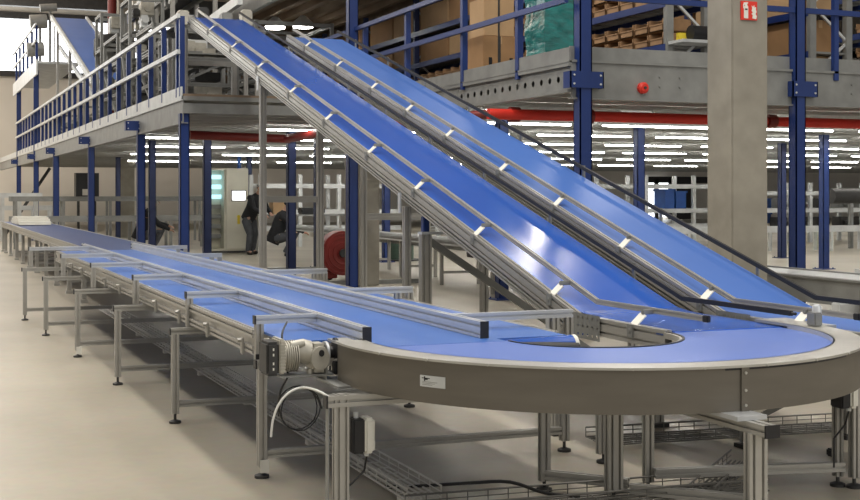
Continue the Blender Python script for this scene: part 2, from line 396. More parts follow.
# ------------------------------------------------------------------ strip lights under the deck
def strip(x, y, label):
    t = thing('ceiling_light', label, 'light', (x, y, 2.47), 'strip lights under the raised deck')
    MB().box(x-1.0, x+1.0, y-.022, y+.022, 2.51, 2.56).build('housing', 'galv_l', t)
    MB().tube([(x-.97, y, 2.495), (x+.97, y, 2.495)], .012, 8).build('lamp_tube', 'tube', t)
    return t
s0 = None
for iy, y in enumerate([14.6, 17.2, 20.4, 24.2, 28.8, 34.5, 42]):
    for ix in range(14):
        x = (7.7 if y < YF else 5.0) + 2.5*ix + (iy % 3)*.7
        if x > y*1.02 + 3 or x < y*.14: continue
        if s0 is None: s0 = strip(x, y, 'white fluorescent strip light under the raised deck'); sx0, sy0 = x, y
        else: dup(s0, (x-sx0, y-sy0, 0))

# ================================================================== LONG STRAIGHT CONVEYOR
BZ = .74
XA, XB = 1.67, 3.03
lc = thing('belt_conveyor', 'long flat blue belt conveyor with aluminium frame running to the far left', 'conveyor', (XA, 5.6, 0))
MB().sheet([(5.86, BZ), (16.1, BZ)], XA, XB).sheet([(5.60, BZ), (5.86, BZ)], 1.87, XB).sheet([(5.50, BZ), (5.60, BZ)], 1.96, 2.64).build('belt', 'belt', lc)
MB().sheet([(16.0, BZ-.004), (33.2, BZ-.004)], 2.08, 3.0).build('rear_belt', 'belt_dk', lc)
def side_frame(x, y0, y1):
    m = MB(); m.prof((x, y0, BZ-.020), (x, y1, BZ-.020), .04, .042); m.prof((x, y0, BZ-.105), (x, y1, BZ-.105), .04, .042)
    s_ = 1 if x > 2.3 else -1
    m.box(x-.004, x+.004, y0, y1, BZ-.09, BZ-.035)
    return m
side_frame(XA-.02, 6.42, 16.1).build('side_frame', 'alu', lc)
side_frame(XB+.02, 5.75, 16.1).build('side_frame', 'alu', lc)
side_frame(2.06, 16.1, 33.2).build('side_frame', 'alu', lc)
side_frame(3.02, 16.1, 33.2).build('side_frame', 'alu', lc)
MB().tube([(2.665, 5.56, BZ-.050), (XB, 5.56, BZ-.050)], [.046, .056], 28).build('end_roller', 'belt_in', lc, smooth=True)
MB().tube([(XB-.0, 5.56, BZ-.050), (XB+.02, 5.56, BZ-.050)], .057, 24).build('roller_cap', 'white', lc, smooth=True)
# little bearing blocks and knobs under the near side frame
y = 6.6
while y < 16:
    k = MB(); k.cbox((XA-.048, y, BZ-.10), (.014, .035, .09), .004); k.tube([(XA-.05, y, BZ-.07), (XA-.075, y, BZ-.07)], .012, 10)
    k.build('frame_clamp', 'alu', lc); y += .86
# far legs
yy = [17.2, 18.9, 20.6, 22.3, 24, 25.6, 27.1, 28.8, 30.6, 32.2, 33.1]
for y in yy:
    for x in (2.1, 3.0):
        m = MB(); m.prof((x, y, .05), (x, y, BZ-.12), .06, .06); m.cbox((x, y, .02), (.09, .09, .04)); m.build('leg', 'alu', lc)
for y in yy[:8]: MB().prof((2.1, y, .18), (3.0, y, .18), .04, .04).build('cross_member', 'alu', lc)

# ---- guide fences on the belt
def fence(x, y0, y1, label):
    t = thing('guide_fence', label, 'guide rail', (x, y0, BZ+.006))
    MB().prof((x, y0, BZ+.042), (x, y1, BZ+.042), .042, .08).build('fence_profile', 'alu_w', t)
    MB().box(x-.022, x+.022, y0-.006, y0, BZ+.001, BZ+.083).build('end_cap', 'black', t)
    MB().box(x-.022, x+.022, y1, y1+.006, BZ+.001, BZ+.083).build('end_cap', 'black', t)
fence(1.97, 5.60, 16.2, 'left aluminium guide fence lying along the blue belt, black end cap')
fence(2.588, 5.63, 16.3, 'right aluminium guide fence lying along the blue belt, black end cap')

# ---- outrigger support frames with feet + upper guard brackets
LX = [(6.30, 1.65), (8.0, 1.535), (9.76, 1.44), (11.54, 1.355), (13.4, 1.26), (15.1, 1.19)]
nth = ['nearest', 'second', 'third', 'fourth', 'fifth', 'sixth']
AZ = .60   # top of lower arm
def foot(m, x, y):
    m.tube([(x, y, 0), (x, y, .014), (x, y, .022)], [.038, .038, .015], 14); m.tube([(x, y, .02), (x, y, .065)], .009, 8)
for i, (y, xl) in enumerate(LX):
    xr = 3.39 if i == 0 else 3.12
    t = thing('support_frame', nth[i] + ' aluminium leg frame carrying the long belt conveyor', 'support frame', (xl, y, 0))
    for x in (xl, xr):
        lg = MB().prof((x, y, .06), (x, y, AZ-.042), .045, .045).build('leg', 'alu', t)
        f = MB(); foot(f, x, y); f.build('levelling_foot', 'dark', lg, smooth=True)
    MB().prof((xl-.03, y, AZ-.021), (xr+.03, y, AZ-.021), .042, .042).build('cross_arm', 'alu', t)
    MB().prof((xl+.025, y, .12), (xr-.025, y, .12), .04, .04).build('floor_crossbar', 'alu', t)
    c = MB(); c.cbox((xl-.034, y, AZ-.021), (.008, .044, .044)); c.build('end_cap', 'black', t)
    for x in (XA-.02, XB+.02):
        MB().prof((x, y+.05, AZ), (x, y+.05, BZ-.128), .04, .04).build('riser', 'alu', t)
    if i in (0, 3):
        MB().box(xl-.015, xl+.03, y-.034, y-.026, .03, .095).build('foot_tag', 'white', t, label='small white tag on the foot')
TZ = .780
TX = [(6.34, 1.645), (8.05, 1.635), (9.86, 1.59), (11.7, 1.51), (13.5, 1.44), (15.4, 1.28)]
for i, (y, xl) in enumerate(TX):
    t = thing('guard_bracket', nth[i] + ' raised aluminium bracket reaching from the near side to the left fence', 'bracket', (xl, y, AZ))
    MB().prof((xl+.0, y, AZ), (xl+.0, y, TZ), .042, .042).build('bracket_post', 'alu', t)
    MB().prof((xl-.02, y, TZ+.021), (1.948, y, TZ+.021), .042, .042).build('bracket_arm', 'alu_w' if i else 'alu_w', t)
    MB().cbox((xl-.024, y, TZ+.021), (.008, .044, .044)).build('end_cap', 'black', t)
    if i == 0: MB().cbox((xl, y-.024, AZ+.005), (.046, .006, .045)).build('joint_plate', 'black', t)
RX = [(6.05, 3.30), (7.95, 3.12), (10.1, 3.2), (13.1, 3.0), (15.2, 3.06)]
for i, (y, xr) in enumerate(RX):
    t = thing('guard_bracket', nth[i] + ' raised aluminium bracket reaching from the far side to the right fence', 'bracket', (xr, y, AZ-.05))
    zb = 0.06 if i == 0 else AZ-.04
    for dx in (0, -.085):
        MB().prof((xr-.02+dx, y, AZ if (dx or i) else AZ), (xr-.02+dx, y, TZ), .042, .042).build('bracket_post', 'alu', t)
    MB().prof((2.61, y, TZ+.021), (xr, y, TZ+.021), .042, .042).build('bracket_arm', 'alu_w', t)
    MB().prof((xr-.14, y, AZ-.02), (xr+.02, y, AZ-.02), .042, .042).build('lower_arm', 'alu', t)

# ================================================================== CURVED CONVEYOR (U-turn)
CX, CY, RI, RO, RS = 3.105, 5.50, .455, 1.145, 1.275
cc = thing('curved_conveyor', 'blue U-turn belt conveyor with curved steel skirt in the foreground', 'conveyor', (CX, CY, 0))
MB().arc(CX, CY, RI, RO+.01, 180, 360, BZ-.02, BZ-.001, 96).build('belt', 'belt_c', cc)
# straight run of the belt under the inclined conveyor's foot
MB().sheet([(5.5, BZ-.006), (5.62, BZ-.006)], CX+RI, CX+RO+.01, .014).build('belt_tail', 'belt_c', cc)
ir = MB().arc(CX, CY, RI-.008, RI+.004, 182, 362, BZ-.025, BZ+.004, 72); ir.build('inner_rim', 'dark', cc, smooth=True)
MB().arc(CX, CY, RI-.022, RI-.008, 182, 362, BZ-.03, BZ-.0, 72).build('inner_flange', 'flange', cc, smooth=True)
sk = MB().arc(CX, CY, RS-.006, RS, 174, 357, .575, .755, 110)
sk.build('outer_skirt', 'skirt', cc, smooth=True)
fl = MB().arc(CX, CY, RO, RS+.012, 174, 357, .752, .762, 110); fl.arc(CX, CY, RO, RO+.008, 180, 357, BZ-.02, .762, 110)
fl.build('rim_flange', 'flange', cc, smooth=True)
MB().arc(CX, CY, RI+.01, RS-.01, 180, 356, .60, .615, 72).build('underside_tray', 'skirt', cc)
# wide cover plate where the curve meets the right arm
cp = MB(); cp.box(CX+RO-.0, CX+RS+.07, 5.30, 5.72, .750, .764); cp.box(CX+RS+.064, CX+RS+.07, 5.3, 5.72, .60, .75); cp.build('cover_plate', 'flange', cc)
# seam strip with bolts + rim screws
def project(p):
    d = p.x*S + p.y*C; return (430 + F*(p.x*C - p.y*S)/d, HY - F*(p.z-H)/d)
def pol(r, deg, z): return Vector((CX + r*math.cos(R(deg)), CY + r*math.sin(R(deg)), z))
sa = 270 - 1.5 + 0
vv = at(744, 400, Z=.66); sa = math.degrees(math.atan2(4.18-CY, vv.x-CX))
sa = min(range(2600, 2800), key=lambda k: abs(project(pol(RS, k/10, .66))[0] - 744.5))/10
st = MB().arc(CX, CY, RS, RS+.008, sa-.8, sa+.8, .565, .755, 3); st.build('seam_strip', 'skirt', cc)
for z in (.60, .66, .73): MB().tube([pol(RS+.006, sa, z), pol(RS+.013, sa, z)], .006, 8).build('seam_bolt', 'flange', cc)
MB().arc(CX, CY, RS, RS+.002, sa-4, 300, .742, .751, 30).build('joint_gap', 'black', cc)
for d in range(196, 356, 13): MB().tube([pol(RS+.011, d, .757), pol(RS+.018, d, .757)], .006, 8).build('rim_screw', 'flange', cc)
# data plate
ap = at(432, 381, Z=.67)
ang = [math.degrees(math.atan2(at(q, 381, Z=.665).y-CY, at(q, 381, Z=.665).x-CX)) for q in (420, 446)]
def skirt_ang(px):       # angle at which the skirt shows at this pixel column
    best = min(range(1800, 2700), key=lambda k: abs(project(pol(RS, k/10, .67))[0] - px)); return best/10
a0, a1 = skirt_ang(420.5), skirt_ang(445.5)
pl = MB().arc(CX, CY, RS, RS+.003, a0, a1, .643, .690, 8).build('data_plate', 'galv_l', cc, label='small pale data plate')
lg = MB(); am = a0 + (a1-a0)*.28; da = (a1-a0)
lg.arc(CX, CY, RS+.003, RS+.004, a0+da*.08, a0+da*.40, .677, .6805, 4); lg.arc(CX, CY, RS+.003, RS+.004, a0+da*.17, a0+da*.22, .667, .686, 2)
lg.arc(CX, CY, RS+.003, RS+.004, a0+da*.22, a0+da*.32, .672, .678, 2)
lg.build('plate_emblem', 'black', pl)
lg = MB()
for k in range(3): lg.arc(CX, CY, RS+.003, RS+.0038, a0+da*.1, a0+da*(.5+.1*k), .651+k*.006, .653+k*.006, 4)
lg.build('plate_print', 'galv', pl)
# tapered drive roller seen in the inner opening, end block
dr = MB().tube([(CX-RI+.02, 5.52, BZ-.055), (CX-.06, 5.52, BZ-.055)], [.045, .030], 20); dr.build('taper_roller', 'dark', cc, smooth=True)
# legs of the curve
def cleg(x, y, top, nm='leg', w=.08, d=.04, ft=True, floor=0.):
    lg = MB().prof((x, y, .05), (x, y, top), w, d, up=(0, 1, 0)).build(nm, 'alu', cc)
    if ft:
        f = MB(); foot(f, x, y); f.build('levelling_foot', 'dark', lg, smooth=True)
    return lg
for x, y, w in ((2.85, 5.50, .05), (3.05, 5.18, .08), (3.30, 5.28, .045), (4.29, 4.98, .04), (4.24, 5.04, .04), (1.73, 5.26, .066), (3.05, 4.10, .085), (3.44, 5.95, .075)):
    cleg(x, y, .575 if y > 4.5 else .515, w=w)
MB().prof((1.665, 5.26, .545), (2.30, 5.26, .545), .05, .05).build('front_arm', 'alu', cc)
MB().prof((3.05, 4.00, .535), (3.05, 5.3, .535), .06, .045).build('front_arm', 'alu', cc)
MB().cbox((3.05, 3.996, .535), (.066, .008, .05)).build('end_cap', 'black', cc)
MB().cbox((1.66, 5.26, .545), (.008, .055, .055)).build('end_cap', 'black', cc)
MB().box(2.98, 3.12, 4.12, 4.30, .558, .576).build('mounting_plate', 'alu_w', cc)
MB().prof((3.31, 5.24, .10), (4.26, 5.02, .10), .045, .045).build('floor_crossbar', 'alu', cc)
MB().prof((2.85, 5.50, .08), (3.13, 5.18, .08), .045, .045).build('floor_crossbar', 'alu', cc)
MB().prof((3.13, 5.16, .06), (3.55, 4.72, .06), .045, .045).build('floor_crossbar', 'alu', cc)
MB().prof((3.13, 5.30, .56), (4.29, 5.0, .56), .04, .04).build('under_beam', 'alu', cc)
ps = MB(); ps.box(1.665, 1.671, 5.24, 5.275, 0.03, .52)
ps.build('slotted_strut', 'galv', cc)
q = at(838, 407, Y=5.0)
MB().bar((3.98, 5.35, .30), (4.20, 5.06, .52), .05, .03).build('diagonal_brace', 'galv', cc)
# top tray edges left end (end plate of curve)
MB().box(1.835, 1.93, 5.60, 5.78, .745, .757).build('end_plate', 'flange', cc)

# ---- junction boxes
def jbox(x, y, z, label):
    t = thing('junction_box', label, 'junction box', (x, y, z))
    MB().cbox((x, y, z+.065), (.055, .09, .15), .006).build('box_base', 'black', t)
    MB().cbox((x+.050, y-.004, z+.065), (.05, .092, .155), .012).build('box_cover', 'white', t)
    MB().tube([(x+.05, y, z+.0), (x+.05, y, z-.03)], .012, 10).tube([(x-.0, y, z+.13), (x-.0, y, z+.165)], .012, 10).build('cable_gland', 'galv_l', t)
    MB().tube([(x+.05, y, z-.03), (x+.045, y+.02, z-.1), (x-.03, y+.01, z-.16), (x-.04, y+.0, z-.30)], .005, 6).build('lead', 'cable', t)
jbox(1.80, 5.26, .325, 'white-fronted junction box on the near left leg of the curve')
jbox(4.19, 4.96, .415, 'white junction box on the leg at the right end of the curve')

# ---- gear motor
gy, gz = 5.72, .690
gm = thing('gear_motor', 'silver gear motor with dark terminal box beside the start of the curve', 'motor', (1.515, gy, gz-.1))
m = MB(); m.tube([(1.555, gy, gz), (1.575, gy, gz), (1.655, gy, gz), (1.69, gy, gz)], [.05, .066, .066, .05], 24)
for k in range(6): m.tube([(1.625+.013*k, gy, gz), (1.63+.013*k, gy, gz)], .074, 24)
m.build('motor_housing', 'motor', gm, smooth=True)
m = MB(); m.cbox((1.53, gy-.02, gz+.0), (.075, .15, .155), .012); m.build('terminal_box', 'dark', gm)
m = MB(); m.cbox((1.583, gy-.025, gz+.01), (.035, .15, .16), .008)
for k in range(9): m.box(1.567, 1.601, gy-.104, gy-.098, gz-.06+.015*k, gz-.053+.015*k)
m.build('terminal_cover', 'motor', gm)
m = MB()
for dz in (-.045, -.02, .02, .045): m.box(1.527, 1.535, gy-.097, gy-.094, gz+dz-.006, gz+dz+.006)
m.build('cover_marks', 'white', gm)
m = MB(); m.tube([(1.69, gy, gz+.015), (1.735, gy, gz+.02), (1.775, gy, gz+.01)], [.045, .058, .058], 20); m.tube([(1.655, gy-.03, gz+.05), (1.735, gy-.03, gz+.06)], .022, 10)
m.build('coupling_flange', 'motor', gm, smooth=True)
m = MB(); m.cbox((1.82, gy-.01, gz-.01), (.095, .12, .135), .018); m.tube([(1.82, gy-.075, gz-.01), (1.82, gy-.01, gz-.01)], .055, 20)
m.tube([(1.775, gy-.02, gz-.085), (1.775, gy-.02, gz-.06)], .02, 8); m.tube([(1.865, gy-.02, gz-.085), (1.865, gy-.02, gz-.06)], .02, 8)
gb = m.build('gearbox', 'motor', gm, smooth=True)
MB().tube([(1.825, gy-.08, gz+.015), (1.825, gy-.072, gz+.015)], .016, 16).build('shaft_hole', 'black', gb)
m = MB(); m.tube([(1.87, gy, gz+.0), (1.885, gy, gz)], [.062, .062], 20); m.build('output_flange', 'alu_w', gm, smooth=True)
m = MB(); m.tube([(1.885, gy-.02, gz+.01), (1.975, gy-.02, gz+.01)], .028, 14); m.cbox((1.935, gy-.05, gz-.06), (.06, .05, .06), .006)
m.tube([(1.92, gy-.03, gz+.03), (1.935, gy-.03, gz+.03)], .05, 16); m.build('shaft_coupling', 'black', gm, smooth=True)
m = MB(); m.box(1.585, 1.905, gy-.06, gy+.05, gz-.092, gz-.084); m.box(1.855, 1.86, gy-.07, gy+.05, gz-.13, gz+.05); m.box(1.835, 2.055, gy-.30, gy+.04, gz-.118, gz-.11); m.build('mounting_plate', 'galv', gm)

for o_ in bpy.data.objects:
    if o_.parent is gm or (o_.parent and o_.parent.parent is gm):
        for v in o_.data.vertices: v.co.x *= .80
# ---- loose cables
def cable(pts, r, m, label, sub=4):
    P = [Vector(p) for p in pts]; out = []
    for i in range(len(P)-1):
        p0_, p1_, p2_, p3_ = P[max(i-1, 0)], P[i], P[i+1], P[min(i+2, len(P)-1)]
        for k in range(sub):
            t = k/sub; out.append(.5*((2*p1_) + (p2_-p0_)*t + (2*p0_-5*p1_+4*p2_-p3_)*t*t + (3*p1_-p0_-3*p2_+p3_)*t**3))
    out.append(P[-1])
    return MB().tube(out, r, 8).build('cable', m, smooth=True, label=label, cat='cable')
yc = 5.50
cable([at(332, 399, Y=5.25), at(318, 391, Y=5.3), at(303, 387.5, Y=yc), at(290, 392, Y=yc), at(279, 404, Y=yc), at(273, 420, Y=yc), at(271, 437, Y=yc)], .0055, 'cable_w', 'white cable arching beside the gear motor')
cable([at(287, 322, Y=5.98), at(282, 335, Y=5.75), at(284, 360, Y=5.74), at(288, 375, Y=5.75), at(281, 390, Y=5.8), at(277, 410, Y=5.9)], .005, 'cable', 'thin black cable hanging over the motor terminal box')
ccx = at(302, 410, Y=5.9)
cable([ccx + Vector((math.cos(a_*.7)*(.10+.004*math.sin(a_*3)), a_*.004, math.sin(a_*.7)*.105)) for a_ in range(0, 24)], .0035, 'cable', 'coiled black cable hanging under the gear motor', 2)
cable([at(385, 487, Z=.02), at(420, 486, Z=.03), at(470, 483, Z=.10), at(510, 482, Z=.12), at(545, 493, Z=.05), at(580, 497, Z=.03)], .008, 'cable', 'black cable humping across the floor trays in the foreground')
cable([at(700, 492, Z=.02), at(722, 482, Z=.02), at(740, 470, Z=.02), at(748, 460, Z=.02)], .006, 'cable', 'black cable on the floor behind the front right leg')

# ---- wire cable trays on the floor
def tray(x, y, ln, axis, w, label, z=.03, h=.055, rot=0, pitch=.1, m_='wire_d'):
    m = MB(); n = 6
    for i in range(n):
        u = -w/2 + w*i/(n-1); m.tube([(0, u, z), (ln, u, z)], .005, 5)
    for s_ in (-1, 1):
        m.tube([(0, s_*w/2, z+h), (ln, s_*w/2, z+h)], .005, 5); m.tube([(0, s_*w/2, z+h/2), (ln, s_*w/2, z+h/2)], .0025, 5)
    k = 0
    while k*pitch < ln:
        m.tube([(k*pitch, -w/2, z+h), (k*pitch, -w/2, z), (k*pitch, w/2, z), (k*pitch, w/2, z+h)], .003, 5); k += 1
    for q in range(int(ln/1.5)+1):
        m.box(q*1.5+.05, q*1.5+.11, -w/2-.01, w/2+.01, 0, z)
    a_ = R(rot); mt = Matrix.Rotation(a_, 3, 'Z')
    for v in m.v: v.xy = (mt @ Vector((v.x, v.y, 0))).xy + Vector((x, y))
    return m.build('cable_tray', m_, label=label, cat='cable tray')
tray(2.20, 5.45, 10.4, 'y', .17, 'long wire mesh cable tray on the floor beneath the long conveyor', rot=90, pitch=.14, m_='wire')
tray(2.05, 5.22, 1.75, 'x', .22, 'wire mesh tray lying crosswise under the curve in the foreground', rot=-4)
tray(3.62, 6.36, 1.65, 'x', .26, 'wire mesh tray lying crosswise behind the front right leg', rot=-6)
tray(3.40, 4.98, .9, 'x', .12, 'short wire mesh tray angled on the floor at lower right', rot=42)
v = at(834, 456, Z=0)
MB().cbox((v.x, v.y, .022), (.075, .05, .044), .008).build('rubber_block', 'black', label='small black block lying on the floor at right', cat='block')

# ================================================================== INCLINED CONVEYORS
TA = .287
def incline(x0, x1, yk, yend, ytop, label, rl, rr, ltabs, lrail_y0, rrail_y0, TA, bm_):
    t = thing('incline_conveyor', label, 'conveyor', (x0, yend, 0))
    zt = BZ + TA*(ytop-yk)
    zf = lambda y: BZ + .006 + max(0, y-yk)*TA
    ys = [yend, yk-.25, yk-.1, yk, yk+.1]
    belt = [(yend-.02, BZ-.02), (yend, BZ+.004)] + [(yk-.15, BZ+.006), (yk-.05, BZ+.012), (yk+.05, BZ+.022), (yk+.15, zf(yk+.15))] + [(ytop, zf(ytop)), (ytop+.08, zf(ytop)+.012), (ytop+.5, zf(ytop)-.0)]
    MB().sheet(belt, x0, x1).build('belt', bm_, t)
    # return belt & pan underneath (dark)
    MB().sheet([(yk+.05, BZ-.09), (ytop, zf(ytop)-.1)], x0+.02, x1-.02, .01).build('bottom_pan', 'dark', t)
    for sx, x in ((-1, x0-.024), (1, x1-.012)):
        dz = 0 if sx < 0 else .034
        m = MB(); m.prof((x, yend+.02, BZ-.040-dz), (x, yk, BZ-.040-dz), .042, .10); m.prof((x, yk-.01, BZ-.043-dz), (x, ytop+.2, BZ-.043-dz+TA*(ytop+.2-yk)), .042, .10)
        m.build('side_frame', 'alu', t)
        m = MB(); m.prof((x, yk+.15, BZ-.125+.04), (x, ytop+.1, BZ-.125+TA*(ytop+.1-yk)), .035, .035)
        m.build('lower_rail', 'alu' if sx < 0 else 'dark', t)
    # guide rails
    def rail(x, ystart, m_, xk=0, yt=None, fat=.013):
        zr = BZ + .078; m = MB(); yt = yt or ytop+.2
        pts = [(x+xk, ystart, zr), (x, yk, zr), (x, yt, zr+TA*(yt-yk))]
        if m_ == 'rail_black':
            for a_, b_ in zip(pts, pts[1:]): m.bar(a_, b_, .020, .027)
            m.tube([(x+xk, ystart-.035, zr), (x+xk, ystart, zr)], .008, 8)
        else:
            for a_, b_ in zip(pts, pts[1:]): m.prof(a_, b_, .020, .030, sw=.012, sd=.004)
        o = m.build('guide_rail', m_, t)
        if m_ != 'rail_black':
            MB().cbox((x+xk, ystart-.02, zr), (.024, .045, .034), .004).build('rail_end', 'black', o)
        return o
    rail(rl, lrail_y0, 'alu'); rail(rr, rrail_y0, 'rail_black')
    for y in ltabs:
        zz = zf(y); m = MB()
        m.add([(x0-.03, y-.03, zz-.002), (x0-.03, y+.03, zz+.008), (x0+.03, y+.03, zz+.062), (x0+.03, y-.03, zz+.052), (x0-.025, y-.03, zz-.006), (x0-.025, y+.03, zz+.004), (x0+.035, y+.03, zz+.058), (x0+.035, y-.03, zz+.048)],
              [(0,1,2,3), (7,6,5,4), (0,4,5,1), (1,5,6,2), (2,6,7,3), (3,7,4,0)])
        b_ = m.build('rail_bracket', 'white', t)
        MB().cbox(((x0+rl)/2+.012, y+.0, zz+.066), (rl-x0-.02, .025, .025), .004).build('clamp', 'galv', b_)
        MB().tube([(x0-.048, y, zz-.03), (x0-.06, y, zz-.03)], .012, 8).cbox((x0-.05, y, zz-.03), (.012, .05, .07)).build('clamp_foot', 'galv', b_)
    y = yk+.6
    while y < ytop:
        zz = zf(y); m = MB(); m.cbox((rr+.022, y, zz+.02), (.012, .03, .13)); m.cbox((x1+.012, y, zz-.05), (2*abs(rr-x1)+.05, .03, .02)); m.build('rail_post', 'galv', t); y += 1.15
    for y in (yk-.1, ): # perforated gusset plates at the knee
        m = MB(); m.holed((x0-.052, y-.18, BZ-.12), (0, 1, 0), (0, 0, 1), 6, 3, .055, .048, .008, 8); m.build('gusset_plate', 'galv', t)
    return t
T1 = [5.85, 6.78, 7.91, 9.02, 10.1, 11.3, 12.5, 13.8, 15.05, 16.3]
incline(3.595, 4.27, 6.45, 5.50, 17.35, 'nearer blue inclined belt conveyor climbing to the upper left', 3.69, 4.275, T1, 5.38, 5.44, .286, 'belt_in')
T2 = [5.55, 6.42, 7.37, 8.31, 9.25, 10.36, 11.34, 12.34, 13.5, 14.7]
incline(4.42, 5.055, 6.2, 4.6, 15.3, 'farther blue inclined belt conveyor climbing beside the first', 4.467, 5.055, T2, 5.18, 4.7, .291, 'belt_in2')
# blocks at the foot: cylinder actuator by the right tip
fa = thing('bearing_block', 'silver cylinder block at the foot of the farther incline', 'bearing', (4.32, 5.30, .765))
MB().cbox((4.31, 5.30, .80), (.05, .07, .07), .006).build('block_body', 'galv', fa)
MB().tube([(4.35, 5.33, .765), (4.35, 5.33, .86), (4.35, 5.33, .87)], [.024, .024, .016], 16).build('cylinder', 'alu_w', fa, smooth=True)

# ---- stands of the inclines
def stand(y, x0, x1, zfun, label, zb=0., cross=None, thick=.055, blue=False):
    t = thing('incline_stand', label, 'stand', (x0, y, zb))
    for x in (x0, x1):
        l_ = MB().prof((x, y, zb+.03), (x, y, zfun), thick, thick).build('leg', 'alu', t)
        MB().cbox((x, y, zb+.012), (.10, .10, .024)).build('foot_plate', 'dark', l_)
    for z in cross or []: MB().prof((x0, y, z), (x1, y, z), .05, .07).build('crossbar', 'alu', t)
    MB().cbox((x0-.06, y-.0, zfun+.03), (.012, .05, .16)).build('clamp', 'alu_w', t)
    return t
z1 = lambda y: BZ - .185 + TA*(y-6.45)
z2 = lambda y: BZ - .185 + TA*(y-6.2)
stand(13.7, 3.60, 4.26, z1(13.7), 'tall H-shaped aluminium stand under the middle of the nearer incline', cross=[1.38], thick=.07)
stand(9.25, 3.585, 4.25, z1(9.2), 'shorter aluminium stand under the lower part of the nearer incline', cross=[.45])
stand(12.6, 4.40, 5.12, z2(12.6), 'aluminium stand under the middle of the farther incline', cross=[1.2])
stand(8.3, 4.40, 5.05, z2(8.3), 'aluminium stand under the lower part of the farther incline', cross=[.5])
stand(17.95, 3.585, 4.29, z1(17.7), 'aluminium stand on the deck holding the top of the nearer incline', zb=DZ, cross=[3.3], thick=.07)
stand(6.75, 3.585, 4.29, .60, 'low aluminium stand at the bend of the nearer incline', cross=[.3])
stand(6.0, 4.40, 5.12, .60, 'low aluminium stand at the foot of the farther incline', cross=[.3])
bs = thing('braced_post', 'thick aluminium post with blue head and long diagonal brace', 'post', (3.62, 8.95, 0))
MB().prof((3.62, 8.95, .0), (3.62, 8.95, 1.14), .085, .06).build('post_profile', 'alu', bs)
MB().cbox((3.62, 8.95, 1.21), (.05, .06, .13), .006).build('post_head', 'blue', bs)
MB().cbox((3.66, 8.95, 1.145), (.17, .08, .02)).build('head_plate', 'galv_l', bs)
MB().bar((3.66, 8.95, 1.08), (5.3, 8.95, 0.02), .05, .05).build('diagonal_brace', 'galv', bs)

# ================================================================== BEHIND THE INCLINES
# grey transfer conveyor under the deck
tc_ = thing('transfer_conveyor', 'grey metal-sided conveyor running behind the inclines under the deck', 'conveyor', (7.75, 7.9, 0))
m = MB(); m.tube([(7.72, 14.2, .70), (7.72, 27, .70)], .07, 12); m.build('side_tube', 'galv', tc_, smooth=True)
m = MB(); m.box(7.60, 7.63, 6.3, 14.2, .45, .68); m.box(7.58, 7.66, 6.3, 14.2, .67, .69); m.build('side_panel', 'galv', tc_)
m = MB(); m.box(7.66, 8.4, 6.3, 27, .64, .665); m.build('belt', 'galv_l', tc_)
m = MB(); m.box(8.4, 8.44, 6.3, 27, .50, .68); m.build('side_panel', 'galv', tc_)
for y in (16.5, 18.4, 20.2, 22.5, 25, 14.6, 12.2, 9.8):
    MB().prof((7.72, y, .0), (7.72, y, .63), .05, .05).build('leg', 'alu', tc_); MB().prof((8.36, y, .0), (8.36, y, .63), .05, .05).build('leg', 'alu', tc_); MB().prof((7.75, y, .2), (8.33, y, .2), .04, .04).build('cross_member', 'alu', tc_)
MB().cbox((7.7, 17.1, .60), (.18, .18, .2), .01).build('drive_box', 'dark', tc_)
# dark box on the right conveyor edge
p = at(818, 290, Y=7.6)
MB().box(6.6, 7.56, 7.3, 7.6, .0, .72).build('drive_cover', 'skirt', label='dark steel cover beside the transfer conveyor at the right edge', cat='cover')
MB().cbox((6.62, 7.72, .31), (.3, .1, .62), .01).build('control_pedestal', 'galv_l', label='pale pedestal box behind the farther incline foot', cat='box')
# flat rail on floor
for k, (ya, lab) in enumerate(((19.0, 'nearer thin floor rail behind the long conveyor'), (22.8, 'farther thin floor rail behind the long conveyor'))):
    MB().box(5.2+.8*k, 7.6, ya-.05, ya+.03, 0, .07).build('floor_rail', 'galv', label=lab, cat='rail')
# green drum
v = at(400, 260.3, Z=0); gd = thing('green_drum', 'green cylindrical drum on a round base behind the concrete pillar', 'drum', (v.x, v.y, 0))
MB().tube([(v.x, v.y, .03), (v.x, v.y, .5), (v.x, v.y, .53)], [.30, .30, .26], 24).build('drum_body', 'green', gd, smooth=True)
MB().tube([(v.x, v.y, 0), (v.x, v.y, .03)], .46, 24).build('drum_base', 'dark', gd, smooth=True)
# red fan blower
fx, fy = at(340, 255, Y=20.2).x, 20.2
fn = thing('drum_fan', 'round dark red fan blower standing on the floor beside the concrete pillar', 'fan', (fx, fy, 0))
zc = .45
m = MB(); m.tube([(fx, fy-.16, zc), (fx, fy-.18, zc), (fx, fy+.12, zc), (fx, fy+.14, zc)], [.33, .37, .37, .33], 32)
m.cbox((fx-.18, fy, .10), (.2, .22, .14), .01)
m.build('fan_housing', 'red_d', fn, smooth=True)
m = MB()
for r_ in (.10, .18, .26, .33):
    pts = [(fx+r_*math.cos(a_*math.pi/12), fy-.19, zc+r_*math.sin(a_*math.pi/12)) for a_ in range(25)]; m.tube(pts, .006, 5)
m.build('front_grille', 'red_d', fn)
MB().tube([(fx, fy-.21, zc), (fx, fy-.18, zc)], .07, 16).build('hub', 'dark', fn, smooth=True)
for dx in (-.2, .2):
    MB().tube([(fx+dx, fy-.06, .06), (fx+dx, fy+.06, .06)], .06, 14).build('wheel', 'black', fn, smooth=True)
MB().cbox((fx+.12, fy-.20, zc+.06), (.08, .03, .2), .006).build('data_plate', 'galv', fn)

